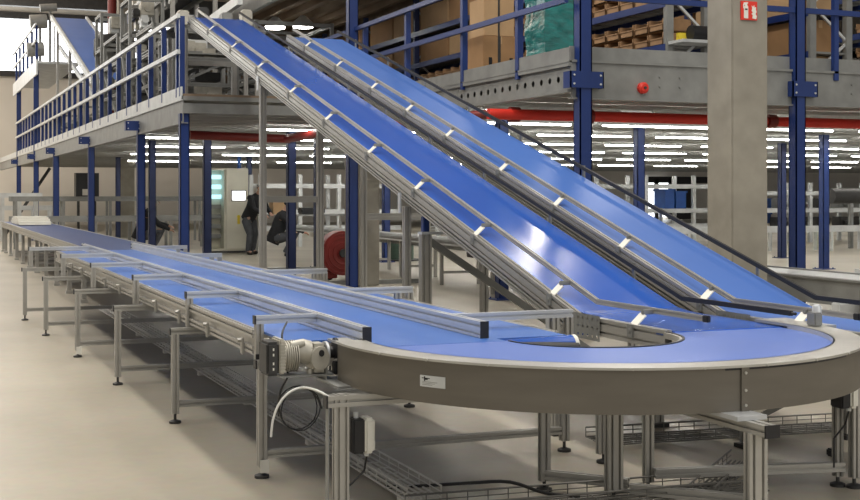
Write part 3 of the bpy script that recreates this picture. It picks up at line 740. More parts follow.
# electrical cabinet, open, with screen door
c0 = at(226, 251, Y=30.2); c1 = at(248, 251, Y=30.2); cl = at(208, 251, Y=30.2)
ec = thing('electrical_cabinet', 'open cream electrical cabinet with a lit screen on its door', 'cabinet', (cl.x, 30.2, 0))
m = MB(); m.box(cl.x, c0.x, 30.65, 30.7, .05, 2.05); m.box(cl.x, cl.x+.04, 30.2, 30.7, .05, 2.05); m.box(c0.x-.04, c1.x, 30.22, 30.7, .05, 2.05); m.box(cl.x, c0.x, 30.2, 30.7, 2.0, 2.05); m.box(cl.x, c0.x, 30.2, 30.7, .05, .1)
m.build('cabinet_body', 'cream', ec)
MB().box(cl.x, c1.x, 30.22, 30.65, 0, .05).build('plinth', 'dark', ec)
MB().box(c0.x+.03, c0.x+.09, 30.62, 30.64, .1, .15).build('cable_entry', 'dark', ec)
m = MB(); m.cbox(((c0.x+c1.x)/2, 30.19, 1.06), (c1.x-c0.x, .05, 1.94), .01); dr_ = m.build('door', 'cream', ec)
MB().box(c0.x+.14, c0.x+.47, 30.155, 30.165, 1.27, 1.50).build('screen', 'screen', dr_)
MB().box(c0.x+.12, c0.x+.49, 30.158, 30.17, 1.25, 1.52).build('screen_bezel', 'dark', dr_)
MB().tube([(c0.x+.3, 30.14, .88), (c0.x+.3, 30.165, .88)], .04, 10).box(c0.x+.27, c0.x+.33, 30.14, 30.165, .70, .86).build('door_switch', 'yellow', dr_)
for k in range(7):
    z = .35+.24*k; MB().box(cl.x+.05, c0.x-.05, 30.5, 30.6, z, z+.10).build('component_row', 'glow2' if k > 3 else 'galv', ec)
MB().tube([(c0.x+.35, 30.3, 2.05), (c0.x+.35, 30.3, 2.35)], .05, 10).build('signal_lamp', 'crate', ec)

# workers -----------------------------------------------------------
def skin(name, pts, edges, m, parent, lvl=2):
    me = bpy.data.meshes.new(name); org = ORG[parent.name]
    me.from_pydata([tuple(Vector(p[:3]) - org) for p in pts], edges, [])
    o = bpy.data.objects.new(name, me); col.objects.link(o); KIDS[o.name] = []
    o.parent = parent; ORG[o.name] = org; KIDS[parent.name].append(o)
    me.materials.append(M[m])
    md = o.modifiers.new('skin', 'SKIN'); md.use_smooth_shade = True
    for i, p in enumerate(pts):
        sv = me.skin_vertices[0].data[i]; sv.radius = (p[3], p[3]); sv.use_root = (i == 0)
    sd = o.modifiers.new('sub', 'SUBSURF'); sd.levels = 1; sd.render_levels = lvl
    return o
def worker(base, face, J, label, mtop='jacket', mleg='trousers', k_=1.):
    """J: joint offsets in local frame (x = forward, y = left, z up)."""
    t = thing('person', label, 'person', base); J = {a_: tuple(q*k_ for q in b_) for a_, b_ in J.items()}
    c, s_ = math.cos(face), math.sin(face)
    def w(q, r): return (base[0]+q[0]*c-q[1]*s_, base[1]+q[0]*s_+q[1]*c, base[2]+q[2], r)
    ch, bd = J['chest'], J['pelvis']
    P = [w(J['pelvis'], .12), w([(a_+b_)/2 for a_, b_ in zip(J['pelvis'], J['chest'])], .125), w(J['chest'], .14), w(J['neck'], .055), w(J['chin'], .07), w(J['head'], .10)]
    E_ = [(0,1), (1,2), (2,3), (3,4), (4,5)]
    rad = dict(sh=.06, el=.042, wr=.028, hp=.085, kn=.058, an=.04, toe=.035)
    def chain(keys, root):
        prev = root
        for k in keys:
            P.append(w(J[k], rad[k.rstrip('LR')])); E_.append((prev, len(P)-1)); prev = len(P)-1
        return prev
    wl = {}
    for sd in 'LR':
        wl[sd] = chain(['sh'+sd, 'el'+sd, 'wr'+sd], 2); chain(['hp'+sd, 'kn'+sd, 'an'+sd, 'toe'+sd], 0)
    for sd in 'LR':        # hand: palm, four fingers and a thumb
        wr = Vector(J['wr'+sd]); el = Vector(J['el'+sd]); d = (wr-el).normalized(); side = d.cross(Vector((0, 0, 1))).normalized()
        pm = wr + d*.07; P.append(w(pm, .033)); E_.append((wl[sd], len(P)-1)); root = len(P)-1
        for k, ln in enumerate((.06, .075, .07, .055)):
            q = pm + side*(k-1.5)*.022 + d*.03; P.append(w(q, .010)); E_.append((root, len(P)-1))
            P.append(w(q + d*ln*.6 + Vector((0, 0, -ln*.4)), .008)); E_.append((len(P)-2, len(P)-1))
        P.append(w(wr + d*.045 + side*(.045 if sd == 'L' else -.045), .011)); E_.append((root, len(P)-1))
    body = skin('body', P, E_, 'skin', t)
    W = lambda q: w(q, 0)[:3]
    pv, chs, nk = Vector(J['pelvis']), Vector(J['chest']), Vector(J['neck'])
    jk = MB(); up_ = (chs-pv).normalized()
    jk.tube([W(pv-up_*.10), W(pv), W((pv+chs)/2), W(chs-up_*.02), W(chs+(nk-chs)*.55), W(nk)], [.165, .17, .165, .19, .15, .07], 14)
    for sd in 'LR':
        sh, el, wr = (Vector(J[k+sd]) for k in ('sh', 'el', 'wr'))
        jk.tube([W(chs*.6+sh*.4), W(sh), W((sh+el)/2), W(el), W((el+wr)/2), W(wr)], [.09, .088, .07, .062, .056, .045], 10)
    jk.build('jacket', mtop, t, smooth=True)
    tr = MB(); tr.tube([W(pv+up_*.06), W(pv-up_*.10)], [.14, .155], 12)
    for sd in 'LR':
        hp, kn, an = (Vector(J[k+sd]) for k in ('hp', 'kn', 'an'))
        tr.tube([W(pv*.65+hp*.35), W(hp), W((hp+kn)/2), W(kn), W((kn+an)/2), W(an)], [.13, .115, .095, .078, .072, .062], 10)
    tr.build('trousers', mleg, t, smooth=True)
    for sd in 'LR':
        skin('shoe', [w([J['an'+sd][0]-.03, J['an'+sd][1], .045], .05), w([J['an'+sd][0]+.16, J['an'+sd][1], .04], .042)], [(0,1)], 'shoe', t)
    h = Vector(J['head']); ck = Vector(J['chin'])
    skin('hair', [w(h + (h-ck).normalized()*.02 + Vector((-.035, 0, .02)), .115), w(h + Vector((-.07, 0, -.05)), .085)], [(0,1)], 'hair', t)
    fc = MB(); fw = Vector((c, s_, 0)); hd = Vector(w(J['head'], 0)[:3])
    lf = Vector((-s_, c, 0)); nb = hd + fw*.10
    fc.tube([nb + Vector((0,0,.01)), nb + fw*.025 + Vector((0,0,-.03))], [.008, .014], 6); fc.build('nose', 'skin', body)
    ey = MB()
    for q in (-1, 1): ey.tube([hd + fw*.088 + lf*.035*q + Vector((0,0,.01)), hd + fw*.10 + lf*.035*q + Vector((0,0,.01))], .010, 8)
    ey.build('eye', 'hair', body)
    MB().tube([hd + fw*.09 + lf*.025 + Vector((0,0,-.065)), hd + fw*.097 + Vector((0,0,-.066)), hd + fw*.09 - lf*.025 + Vector((0,0,-.065))], .006, 6).build('mouth', 'red_d', body)
    er = MB()
    for q in (-1, 1): er.tube([hd + lf*.10*q, hd + lf*.115*q + Vector((0,0,.0))], [.028, .022], 8)
    er.build('ear', 'skin', body)
    return t
stand_bend = dict(pelvis=(0,0,.92), chest=(.22,0,1.25), neck=(.30,0,1.43), chin=(.36,0,1.48), head=(.41,0,1.56), shL=(.24,.19,1.33), elL=(.36,.24,1.07), wrL=(.56,.14,.98), shR=(.24,-.19,1.33), elR=(.38,-.22,1.08), wrR=(.58,-.10,.95),
    hpL=(0,.09,.76), knL=(.06,.12,.47), anL=(-.02,.13,.08), toeL=(.13,.14,.04), hpR=(0,-.09,.76), knR=(.14,-.12,.47), anR=(.10,-.14,.08), toeR=(.25,-.15,.04))
squat = dict(pelvis=(-.15,0,.36), chest=(.02,0,.74), neck=(.08,0,.93), chin=(.13,0,.99), head=(.17,0,1.07), shL=(.05,.19,.83), elL=(.24,.24,.62), wrL=(.46,.16,.56), shR=(.05,-.19,.83), elR=(.25,-.22,.60), wrR=(.47,-.12,.50),
    hpL=(.02,.12,.38), knL=(.32,.17,.48), anL=(.08,.15,.08), toeL=(.24,.16,.04), hpR=(.02,-.12,.38), knR=(.32,-.17,.46), anR=(.10,-.15,.08), toeR=(.26,-.16,.04))
b1 = at(259, 256, Z=0); b2_ = at(274, 255, Z=0); b3 = at(155, 254, Z=0)
worker((b1.x, b1.y+.9, 0), R(-60), stand_bend, 'worker in a black jacket bending forward beside the electrical cabinet')
worker((b2_.x, b2_.y-.6, 0), R(-20), squat, 'worker with dark hair and grey trousers crouching between the stand legs', 'jacket', k_=1.12)
worker((b3.x-.1, b3.y+.6, 0), R(-10), squat, 'worker in dark clothes crouching just right of the second blue edge post', 'jacket', 'trousers', k_=1.15)
# table behind the workers
v = at(300, 262, Z=0); tb = thing('work_table', 'simple grey work table with boxes left of the red fan', 'table', (v.x, v.y+3, 0))
X0, Y0 = v.x+.1, v.y+3.4
MB().box(X0, X0+2.2, Y0, Y0+.8, .90, .94).build('table_top', 'galv', tb)
for x in (X0+.05, X0+2.15):
    for y in (Y0+.05, Y0+.75): MB().prof((x, y, 0), (x, y, .9), .05, .05).build('leg', 'alu', tb)
MB().cbox((X0+.55, Y0+.4, 1.12), (.5, .4, .36), .01).build('storage_box', 'carton_l', label='cardboard coloured box on the work table', cat='box')
MB().cbox((X0+1.3, Y0+.4, 1.02), (.6, .35, .16), .03).build('tool_bag', 'black', label='black bag lying on the work table', cat='bag')

# ------------------------------------------------------------------ left background conveyors / frames
def low_conveyor(x0, x1, y, z, label, d=.7, boxes=0, legs=6, m='galv'):
    t = thing('roller_conveyor', label, 'conveyor', (x0, y, 0))
    for yy_ in (y, y+d): MB().box(x0, x1, yy_-.03, yy_+.03, z-.14, z).build('side_rail', m, t)
    m_ = MB(); x = x0+.1
    while x < x1-.05: m_.tube([(x, y, z-.05), (x, y+d, z-.05)], .03, 6); x += .16
    m_.build('roller', 'galv_l', t)
    for k in range(legs):
        x = x0+.15+(x1-x0-.3)*k/(legs-1); [MB().box(x-.035, x+.035, q-.03, q+.03, 0, z-.14).build('leg', m, t) for q in (y, y+d)]
    return t
low_conveyor(2.6, 9.5, 38, 1.35, 'high grey roller conveyor crossing in front of the back wall at left')
low_conveyor(2.3, 8.4, 33.5, .85, 'low grey roller conveyor crossing behind the blue edge posts at left', legs=7)
low_conveyor(.9, 4.2, 41.5, 1.05, 'pale conveyor frame crossing the far end of the long belt', legs=7, m='galv_l')
low_conveyor(.9, 3.6, 39.4, 1.45, 'upper pale conveyor frame above the far end of the long belt', legs=6, m='galv_l')
cv = MB(); cx0, cy0 = 2.5, 30.2
for a_ in range(9):
    an = math.pi*a_/8; cv.box(cx0-.34+0*a_, cx0+.34, cy0+1.1*math.cos(an)-.16, cy0+1.1*math.cos(an)+.16, BZ+.01, BZ+.02+.16*math.sin(an))
cv.build('cover_hood', 'white', label='white rounded hood on the far end of the long belt', cat='cover')
# dark wall box
v = at(76, 200, Y=42); v2 = at(99, 173, Y=42)
kb = thing('control_cabinet', 'black control cabinet on legs near the far left posts', 'cabinet', (v.x, 42, 0))
MB().box(v.x, v2.x, 42, 42.5, v.z, v2.z).build('cabinet_body', 'black', kb)
for x in (v.x+.1, v2.x-.1): MB().box(x-.04, x+.04, 42.2, 42.28, 0, v.z).build('leg', 'dark', kb)
MB().box(v.x+.2, v.x+.5, 41.98, 42, v.z+.15, v.z+.35).build('label_plate', 'white', kb)
MB().bar((3.0, 46, .05), at(50, 168, Y=46), .1, .1).build('diagonal_strut', 'dark', label='dark diagonal brace behind the far left posts', cat='brace')
for k, (ya, yb_, m_) in enumerate(((163, 168, 'red_d'), (81, 84, 'red'), (152, 154, 'galv'))):
    q0 = at(-10, (ya+yb_)/2, Y=57); q1 = at(14, (ya+yb_)/2, Y=57)
    MB().tube([q0, (3.3+k*.0, 57, q0.z)], .12, 8).build('wall_pipe', m_, smooth=True, label=['thick dark red', 'bright red', 'thin grey'][k] + ' pipe crossing the far left wall', cat='pipe')

# ------------------------------------------------------------------ right background: rows of conveyor racking and crates
def rackline(x0, x1, y, label, levels=(.55, 1.0, 1.7), step=1.6, d=1.0):
    t = thing('conveyor_rack', label, 'rack', (x0, y, 0)); x = x0
    while x <= x1+.01:
        for yy_ in (y, y+d): MB().box(x-.05, x+.05, yy_-.05, yy_+.05, 0, levels[-1]+.25).build('upright', 'galv_l', t)
        x += step
    for z in levels:
        for yy_ in (y, y+d): MB().box(x0, x1, yy_-.06, yy_-.0, z-.12, z).build('beam', 'galv_l', t)
        m_ = MB(); q = x0+.2
        while q < x1: m_.box(q-.05, q+.05, y, y+d, z-.06, z-.02); q += .4
        m_.build('cross_slat', 'galv', t)
    return t
rackline(12.9, 22.1, 31, 'pale conveyor racking in the distance behind the concrete pillar')
rackline(22.5, 33, 30.2, 'pale conveyor racking in the distance at the right edge', levels=(.45, 1.0, 1.5), step=1.9)
rackline(8.6, 12.6, 33, 'pale conveyor racking in the distance under the inclines', step=1.1)
rnd = random.Random(3)
g0 = None
for k in range(26):
    x = 22.9+(k//2)*.76; lv = (.45, 1.0)[k % 2]; w = .25+.25*rnd.random()
    MB().cbox((x, 30.7, lv+.15), (w, .4, .28), .02).tube([(x-.1, 30.45, lv+.12), (x+.1, 30.45, lv+.12)], .07, 8).build('drive_unit', rnd.choice(('galv', 'dark', 'dark')), label='small dark drive unit sitting on the distant right-hand racking', cat='drive unit', group='drive units on the distant right racking')
for k, (px0, px1, ya, yb_) in enumerate(((679, 688, 196, 216), (690, 700, 198, 216), (767, 776, 196, 206), (778, 786, 197, 207), (767, 775, 212, 224), (777, 786, 213, 224))):
    q0 = at(px0, yb_, Y=30.5); q1 = at(px1, ya, Y=30.5)
    zb_ = 1.0 if k not in (4, 5) else .55; q1.z += zb_-q0.z; q0.z = zb_; yc_ = 31.5
    c = MB(); c.box(q0.x, q1.x, yc_-.3, yc_+.3, q0.z, q1.z); c.box(q0.x-.03, q1.x+.03, yc_-.33, yc_+.33, q1.z-.06, q1.z)
    c.build('storage_crate', 'crate', label=['blue crate left of the concrete pillar in the distance', 'blue crate half hidden by the left edge of the concrete pillar', 'upper blue crate just right of the concrete pillar', 'upper blue crate beside the tall right post', 'lower blue crate just right of the concrete pillar', 'lower blue crate beside the tall right post'][k], cat='crate')
for k in range(5):
    x = at(560+k*18, 200, Y=36).x
low_conveyor(15.5, 34, 25.5, .62, 'long pale roller conveyor crossing the distant floor at right', legs=14, m='galv_l', d=.6)
m = MB(); q = at(846, 196, Y=26.5); m.tube([(q.x-.5, 26.5, q.z), (q.x+2.4, 26.5, q.z)], .2, 14)
pd = thing('hose_reel', 'dark horizontal cylinder on a post at the far right', 'cylinder', (q.x, 26.5, 0)); m.build('cylinder_body', 'dark', pd, smooth=True)
MB().box(q.x+.1, q.x+.2, 26.45, 26.55, 0, q.z-.15).build('leg', 'galv', pd)
# bright floor seam rail at right
MB().box(15.3, 34, 17.6, 17.75, 0, .12).build('floor_rail', 'galv_l', label='pale kerb rail crossing the floor behind the transfer conveyor', cat='rail')

# ================================================================== ON THE DECK: RACKS
def rack(x0, x1, y0, y1, levels, label, end_m='galv', ztop=4.9, bay=2.7):
    t = thing('pallet_rack', label, 'rack', (x0, y0, DZ)); y = y0; k = 0
    while y <= y1+.01:
        mm = end_m if k == 0 else 'blue_d'
        for x in (x0, x1): MB().box(x-.045, x+.045, y-.04, y+.04, DZ, ztop).build('upright', mm, t)
        br = MB(); z = DZ+.1; s_ = 1
        while z < ztop-.5:
            a_, b_ = (x0, x1) if s_ > 0 else (x1, x0); br.bar((a_, y, z), (b_, y, z+.45), .03, .03); z += .45; s_ = -s_
        br.build('lattice_brace', 'galv_l', t)
        y += bay; k += 1
    for z in levels:
        for x in (x0-.03, x1+.03): MB().box(x-.02, x+.02, y0, y1, z-.09, z-.005).build('shelf_beam', 'blue', t)
        m_ = MB(); q = y0
        while q < y1: m_.box(x0, x1, q, q+.22, z-.03, z-.004); q += .27
        m_.build('shelf_slats', 'galv', t)
    return t
r1 = (8.28, 8.80); r2 = (10.36, 10.92); r3 = (12.6, 13.2)
LV = [3.22, 3.74, 4.30]
rack(*r1, 12.8, 30, LV, 'long storage rack on the deck behind the blue railing, nearest to the inclines')
rack(*r2, 12.8, 28, LV, 'storage rack on the deck right of the concrete pillar')
rack(*r3, 12.8, 24, LV, 'storage rack on the deck at the right edge')
# bins with an open scooped front (one kind, copied)
def binmesh(x, y, z):
    b_ = MB(); w, d, h, tk = .30, .40, .15, .015
    b_.box(x, x+d, y, y+w, z, z+tk); b_.box(x+d-tk, x+d, y, y+w, z, z+h)
    b_.box(x, x+d, y, y+tk, z, z+h); b_.box(x, x+d, y+w-tk, y+w, z, z+h); b_.box(x, x+tk, y, y+w, z, z+h*.55)
    b_.box(x-.01, x+.01, y, y+w, z+h*.5, z+h*.6)
    return b_
bin0 = binmesh(r1[0]+.02, 12.95, LV[0]).build('storage_bin', 'bin_', label='small brown open-fronted bin on the rack nearest the inclines', cat='bin', group='bins on the rack nearest the inclines')
def putbins(rx, ys, zs, lbl, grp):
    for z in zs:
        for y in ys:
            if abs(y-12.95) < .01 and rx == r1[0] and z == LV[0]: continue
            dup(bin0, (rx-r1[0], y-12.95, z-LV[0]), lbl, grp)
g1 = 'bins on the rack nearest the inclines'; l1 = 'small brown open-fronted bin on the rack nearest the inclines'
ysb = [12.95+.34*i for i in range(7)] + [15.6+.34*i for i in range(7)]
putbins(r1[0], ysb, [LV[0], LV[0]+.17, LV[1], LV[1]+.17], l1, g1)
putbins(r1[0], [18.35+.34*i for i in range(30)], [LV[0], LV[0]+.17], l1, g1)
ysb2 = [12.95+.34*i for i in range(5)]
g3 = 'bins on the rack at the right edge'; l3 = 'small brown open-fronted bin on the rack at the right edge'
putbins(r3[0]-.0, ysb2, [DZ+.02, DZ+.19, DZ+.36, LV[0], LV[0]+.17, LV[1]], l3, g3)
# long cartons
def carton(x0, x1, y0, y1, z0, z1, label, m='carton', grp=None, strap=False):
    t = thing('carton', label, 'box', (x0, y0, z0), grp)
    MB().cbox(((x0+x1)/2, (y0+y1)/2, (z0+z1)/2), (x1-x0, y1-y0, z1-z0), .008).build('carton_body', m, t)
    xm = (x0+x1)/2; tp = MB().box(xm-.03, xm+.03, y0-.001, y1+.001, z1-.001, z1+.0015); tp.box(xm-.03, xm+.03, y0-.0015, y0, z1-.1, z1); tp.build('packing_tape', 'carton_l', t)
    return t
k = 0
for y in (18.3, 20.95, 23.65, 26.35):
    for z, hh in ((LV[1], .42), (LV[2], .44)):
        for q in range(2):
            carton(r1[0]+.055, r1[1]-.055, y+.0+q*1.3, y+1.24+q*1.3, z, z+hh*(.95+.05*((k*7) % 3)/2), 'long brown carton on the rack nearest the inclines', 'carton' if k % 3 else 'carton_l', 'cartons on the rack nearest the inclines'); k += 1
for y in (12.9, 15.6, 18.3, 21.0):
    for z, hh in ((DZ+.02, .36), (LV[0], .42), (LV[1], .38)):
        carton(r2[0]+.055, r2[1]-.055, y+.07, y+2.5, z, z+hh, 'long brown carton on the rack right of the concrete pillar', 'carton' if k % 2 else 'carton_l', 'cartons on the rack right of the pillar'); k += 1
# cartons on r1 top levels near
for y in (12.9, 15.6):
    for q in range(2): carton(r1[0]+.055, r1[1]-.055, y+.0+q*1.28, y+1.22+q*1.28, LV[2], LV[2]+.4, 'long brown carton on the rack nearest the inclines', 'carton', 'cartons on the rack nearest the inclines')
# items in aisle
cs = carton(6.88, 7.36, 15.0, 15.5, DZ, 3.50, 'tall notched cardboard box standing on the deck behind the railing', 'carton')
for dx in (.08, .38): MB().box(6.88+dx, 6.88+dx+.045, 14.992, 15.0, DZ+.2, DZ+.42).build('handle_slot', 'black', cs)
MB().box(7.09, 7.13, 14.994, 15.0, DZ+.05, 3.5).build('strap', 'dark', cs)
cs = carton(6.90, 7.34, 15.02, 15.48, 3.502, 4.0, 'cardboard box stacked on top of the tall notched box', 'carton_l')
MB().box(7.10, 7.125, 15.012, 15.02, 3.5, 4.0).build('strap', 'dark', cs)
# teal wrapped bale
bl_ = bmesh.new(); bmesh.ops.create_cube(bl_, size=1)
bmesh.ops.subdivide_edges(bl_, edges=bl_.edges[:], cuts=14, use_grid_fill=True)
rn = random.Random(9)
for v in bl_.verts:
    v.co = Vector((v.co.x*.42, v.co.y*.5, v.co.z*1.5))
    f_ = 1 + .05*math.sin(v.co.z*14+v.co.x*9) + .03*rn.random(); v.co.x *= f_; v.co.y *= f_
mesh = MB(); bl_.verts.index_update(); ce = Vector((6.98, 13.3, DZ+.78))
mesh.add([v.co+ce for v in bl_.verts], [[v.index for v in f.verts] for f in bl_.faces]); bl_.free()
mesh.build('wrapped_bale', 'teal', smooth=True, label='tall bale wrapped in shiny teal plastic film on the deck', cat='bale')
# yellow label item and dark roll near the lattice
MB().box(r1[0]+.08, r1[0]+.3, 12.70, 12.76, 3.24, 3.34).build('hazard_label', 'yellow', label='small yellow card at the near end of the storage rack', cat='card')
MB().tube([(8.45, 12.6, 3.328), (8.95, 12.6, 3.328)], .09, 14).build('film_roll', 'black', smooth=True, label='black roll lying at the near end of the storage rack', cat='roll')
# shelf plate under roll
MB().box(8.25, 9.0, 12.45, 12.78, 3.20, 3.235).build('end_shelf', 'galv_l', label='pale end shelf holding the black roll', cat='shelf')

# upper deck above
ud = MB(); ud.box(6.0, 15, 19, 46, 5.05, 5.15)
x = 6.05
while x < 15: ud.box(x, x+.08, 19, 46, 4.92, 5.05); x += .42
struct('upper_deck', ud, 'brown')
struct('trim_9', MB().box(5.9, 6.0, 19, 46, 4.86, 5.2), 'galv')
for q, lab in (((275, 27), 'round bright lamp below the upper deck, above the nearer incline'), ((303, 26), 'round bright lamp below the upper deck, right of the other lamp')):
    v = at(*q, Z=4.72); t = thing('ceiling_lamp', lab, 'lamp', (v.x, v.y, 4.7))
    MB().tube([(v.x, v.y, 4.72), (v.x, v.y, 4.80), (v.x, v.y, 4.92)], [.21, .19, .05], 20).build('lamp_shade', 'galv_l', t, smooth=True)
    MB().tube([(v.x, v.y, 4.69), (v.x, v.y, 4.72)], .19, 20).build('lamp_glass', 'bulb', t)
# lattice beam at top (pale) near the incline head
MB().bar(at(212, 20, X=4.6), at(240, 0, X=4.6), .08, .14).build('support_beam', 'galv_l', label='pale overhead beam above the head of the nearer incline', cat='beam')

# ================================================================== ON THE LEFT DECK: MACHINERY
rm = random.Random(21)
def machine(x, y, w, d, h, label, seed=0, boxes=5):
    rr = random.Random(seed); t = thing('sorting_machine', label, 'machine', (x, y, DZ))
    for xx in (x, x+w):
        for yy_ in (y, y+d): MB().prof((xx, yy_, DZ), (xx, yy_, DZ+h), .06, .06).build('frame_post', 'galv', t)
    for z in (h*.35, h*.7, h):
        m_ = MB(); m_.prof((x, y, DZ+z-.04), (x+w, y, DZ+z-.04), .06, .06); m_.prof((x, y+d, DZ+z-.04), (x+w, y+d, DZ+z-.04), .06, .06)
        m_.prof((x, y, DZ+z-.04), (x, y+d, DZ+z-.04), .06, .06); m_.prof((x+w, y, DZ+z-.04), (x+w, y+d, DZ+z-.04), .06, .06); m_.build('frame_beam', 'galv', t)
    for k in range(boxes):
        bx, by, bz = x+w*(.3+.4*rr.random()), y+.3+rr.random()*(d-.6), DZ+.2+rr.random()*(h-.3)
        m_ = MB(); m_.cbox((bx, by, bz), (w*(.15+.3*rr.random()), .2+.2*rr.random(), .12+.25*rr.random()), .01)
        m_.tube([(bx, by-.2, bz), (bx, by+.25, bz)], .07, 10); m_.build('drive_unit', rr.choice(('motor', 'galv', 'dark', 'galv_l')), t)
    m_ = MB(); m_.bar((x, y, DZ+.1), (x, y+d, DZ+h*.6), .04, .04); m_.bar((x, y, DZ+h*.3), (x+w, y, DZ+h*.7), .04, .04); m_.build('diagonal_brace', 'galv', t)
    m_ = MB(); z = DZ+h*.7+.06; m_.box(x, x+w, y, y+d, z-.02, z); m_.build('transport_plate', 'galv', t)
    return t
machine(3.8, 19.9, 1.0, 1.2, 1.15, 'grey machine frame on the deck right behind the railing corner', 1, 8)
machine(5.2, 19.6, .9, 1.8, .75, 'low grey machine frame on the deck under the nearer incline', 2, 8)
machine(3.8, 21.7, 1.2, 1.6, 1.55, 'tall grey machine frame behind the middle of the left railing', 3, 9)
machine(5.6, 21.8, 1.4, 2.0, 1.7, 'wide grey machine frame behind the head of the nearer incline', 4, 9)
machine(3.75, 23.9, .6, 1.0, 2.3, 'narrow tall machine tower behind the left railing, nearest the corner', 12, 8)
machine(3.75, 25.4, .6, 1.8, 1.8, 'grey machine frame by the reddish vertical pipe', 5, 9)
machine(6.0, 25.4, 1.6, 3., 2.0, 'grey machine frame far behind the incline head', 6, 9)
machine(3.75, 27.7, .5, .8, 2.5, 'narrow tall machine tower behind the left railing, further back', 13, 8)
machine(5.3, 30.2, 1.3, 2.0, 1.6, 'distant grey machine frame right of the far incline foot', 8, 7)
machine(4.85, 41.0, .9, 5.0, 1.4, 'distant grey machine frame beside the high platform', 9, 8)
# dark round-topped hopper
v = at(108, 45, Y=29.0)
MB().tube([(v.x, 28.95, v.z-.6), (v.x, 28.95, v.z-.25), (v.x, 28.95, v.z+.1), (v.x, 28.95, v.z+.22)], [.15, .32, .32, .2], 18).tube([(v.x, 28.95, DZ), (v.x, 28.95, v.z-.58)], .08, 8).build('hopper', 'dark', smooth=True, label='dark rounded hopper on a post behind the left railing', cat='hopper')
# cross conveyor at incline head
hc = thing('transfer_table', 'grey transfer conveyor at the head of the nearer incline', 'conveyor', (3.3, 18.5, DZ))
zt = BZ+TA*(17.5-6.45)
m = MB(); m.prof((3.56, 18.6, zt-.05), (4.9, 18.6, zt-.05), .05, .12); m.prof((3.56, 19.3, zt-.05), (4.9, 19.3, zt-.05), .05, .12); m.build('side_frame', 'galv', hc)
MB().box(3.56, 4.9, 18.62, 19.28, zt-.02, zt).build('belt', 'dark', hc)
for x in (3.62, 4.8):
    for y in (18.6, 19.3): MB().prof((x, y, DZ), (x, y, zt-.1), .06, .06).build('leg', 'alu', hc)
for k, x in enumerate((3.66, 3.95, 4.3, 4.6)):
    MB().cbox((x, 18.5, zt+.1+.06*(k % 2)), (.16, .2, .2), .02).tube([(x, 18.35, zt+.05), (x, 18.7, zt+.05)], .07, 12).build('drive_unit', ('motor', 'dark', 'galv', 'motor')[k], hc)
oc = thing('overhead_conveyor', 'blue-sided overhead conveyor on tall legs above the left deck', 'conveyor', (4.5, 23.5, DZ))
for x in (4.5, 5.3): MB().prof((x, 23.5, 5.35), (x, 29.2, 5.35), .06, .2).build('side_frame', 'blue_d' if x < 5 else 'galv', oc)
MB().prof((4.5, 23.5, 5.52), (4.5, 29.2, 5.52), .05, .05).build('top_rail', 'galv_l', oc)
MB().box(4.52, 5.28, 23.5, 29.2, 5.34, 5.38).build('belt', 'dark', oc)
for y in (23.7, 25.4, 27.2, 29.0):
    for x in (4.5, 5.3): MB().prof((x, y, DZ), (x, y, 5.25), .08, .08).build('leg', 'alu', oc)
for y in (24.3, 24.9, 26, 26.7, 27.7, 28.4): MB().cbox((4.62, y, 5.2), (.12, .35, .3), .03).tube([(4.5, y, 5.6), (4.9, y, 5.6)], .1, 10).build('drive_unit', ('motor', 'galv')[int(y*10) % 2], oc)
# far incline conveyor at upper left
fi = thing('incline_conveyor', 'distant blue inclined belt conveyor above the left railing', 'conveyor', (3.8, 29.2, DZ))
zq = lambda y: 4.02 + TA*(y-29.6)
m = MB(); m.sheet([(29.8, zq(29.8)), (38.6, zq(38.6)), (39.6, zq(38.6)+.02)], 3.85, 4.75); m.build('belt', 'belt', fi)
for x in (3.8, 4.8):
    m = MB(); m.prof((x, 29.6, zq(29.6)-.03), (x, 38.8, zq(38.8)-.03), .06, .16); m.build('side_frame', 'galv_l', fi)
m = MB(); m.prof((3.95, 30.0, zq(30.0)-.55), (3.95, 38.0, zq(38.0)-.75), .06, .12); m.build('lower_truss', 'galv_l', fi)
for y in (31, 34, 37):
    for x in (3.8, 4.8): MB().prof((x, y, DZ), (x, y, zq(y)-.1), .07, .07).build('leg', 'alu', fi)
# cluster at its top
for k, (px, py) in enumerate(((30, 22), (40, 8), (27, 50))):
    v = at(px, py, Y=41)
    MB().tube([(v.x, 41, v.z), (v.x+.5, 41, v.z+.05)], .22 if k != 1 else .12, 12).tube([(v.x+.3, 41, v.z), (v.x+.3, 41, 5.4)], .04, 6).build('head_motor', 'galv', smooth=True, label=['grey motor beside the top of the distant incline', 'small motor above the top of the distant incline', 'grey motor below the top of the distant incline'][k], cat='motor')
# short pale railing piece on top of structure near (148..160, 15..30)
q = at(160, 18, X=5.2); q2 = at(110, 50, X=5.2)

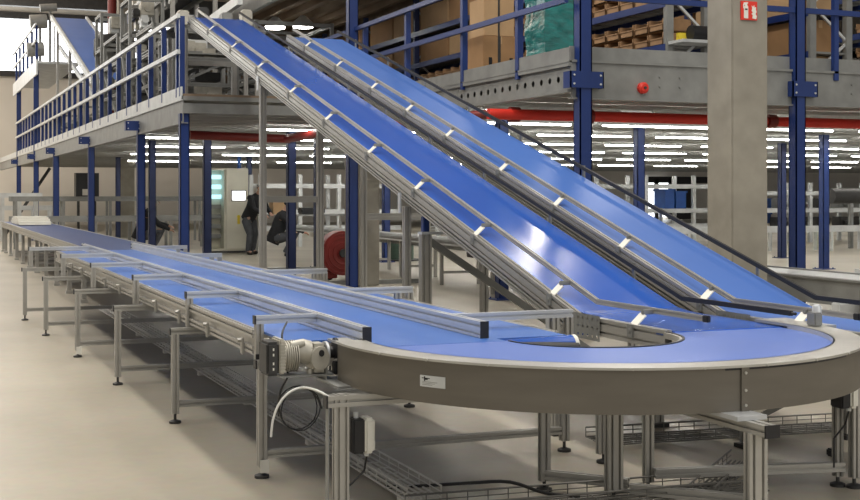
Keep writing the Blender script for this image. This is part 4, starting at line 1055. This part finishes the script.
# ================================================================== LIGHTS
def area(loc, rot, sx, sy, e, colr=(1, .95, .875)):
    L = bpy.data.lights.new('area', 'AREA'); L.shape = 'RECTANGLE'; L.size = sx; L.size_y = sy; L.energy = e; L.color = colr
    o = bpy.data.objects.new('roof_or_fill_light', L); o.location = loc; o.rotation_euler = rot; col.objects.link(o); return o
area((-1.5, 10, 9.8), (0, 0, 0), 1.0, 14, 700)
area((3.2, 9, 9.8), (0, 0, 0), .8, 14, 700)
area((8.5, 5, 9.8), (0, 0, 0), 1.0, 8, 330)
area((12.5, 21.8, 9.6), (0, 0, 0), .55, 1.5, 560)
area((-4, 48, 7.0), (R(180), 0, 0), 14, 16, 3200)  # added uplight out of view, brightens the underside of the ceiling
for y_, w_ in ((15.6, 24), (19, 34), (22.4, 36), (26.6, 40), (31.8, 46), (38.5, 50), (47, 50)):
    area((5 + w_/2 if y_ > YF else 8 + w_/2, y_, 2.5), (0, 0, 0), w_, .05, 8*w_)  # added fill lamps between the strip light rows, brighten the under-deck area
area((14.5, 19.4, 9.6), (0, 0, 0), .5, .5, 60)
area((-1, 32, 9.8), (0, 0, 0), 2.5, 22, 1500)
area((-3, 52, 9.8), (0, 0, 0), 6, 8, 900)
area((6.5, -3, 5.0), (R(55), 0, R(20)), 5, 3, 130, (1, .96, .9))  # area light behind the camera, well below ceiling height, tilted forward
wd = bpy.data.worlds.new('World'); bpy.context.scene.world = wd; wd.use_nodes = True
bg = wd.node_tree.nodes['Background']; bg.inputs[0].default_value = (.95, .92, .87, 1); bg.inputs[1].default_value = .54
# ================================================================== CAMERA
cam = bpy.data.cameras.new('Camera'); co = bpy.data.objects.new('Camera', cam); col.objects.link(co)
cam.sensor_fit = 'HORIZONTAL'; cam.sensor_width = 36; cam.lens = 36*F/860; cam.shift_y = -(250-HY)/860
co.location = (0, 0, H); co.rotation_euler = (R(90), 0, -TH); cam.clip_end = 300; cam.clip_start = .05
bpy.context.scene.camera = co
bpy.context.scene.view_settings.view_transform = 'Standard'
bpy.context.scene.view_settings.exposure = 0
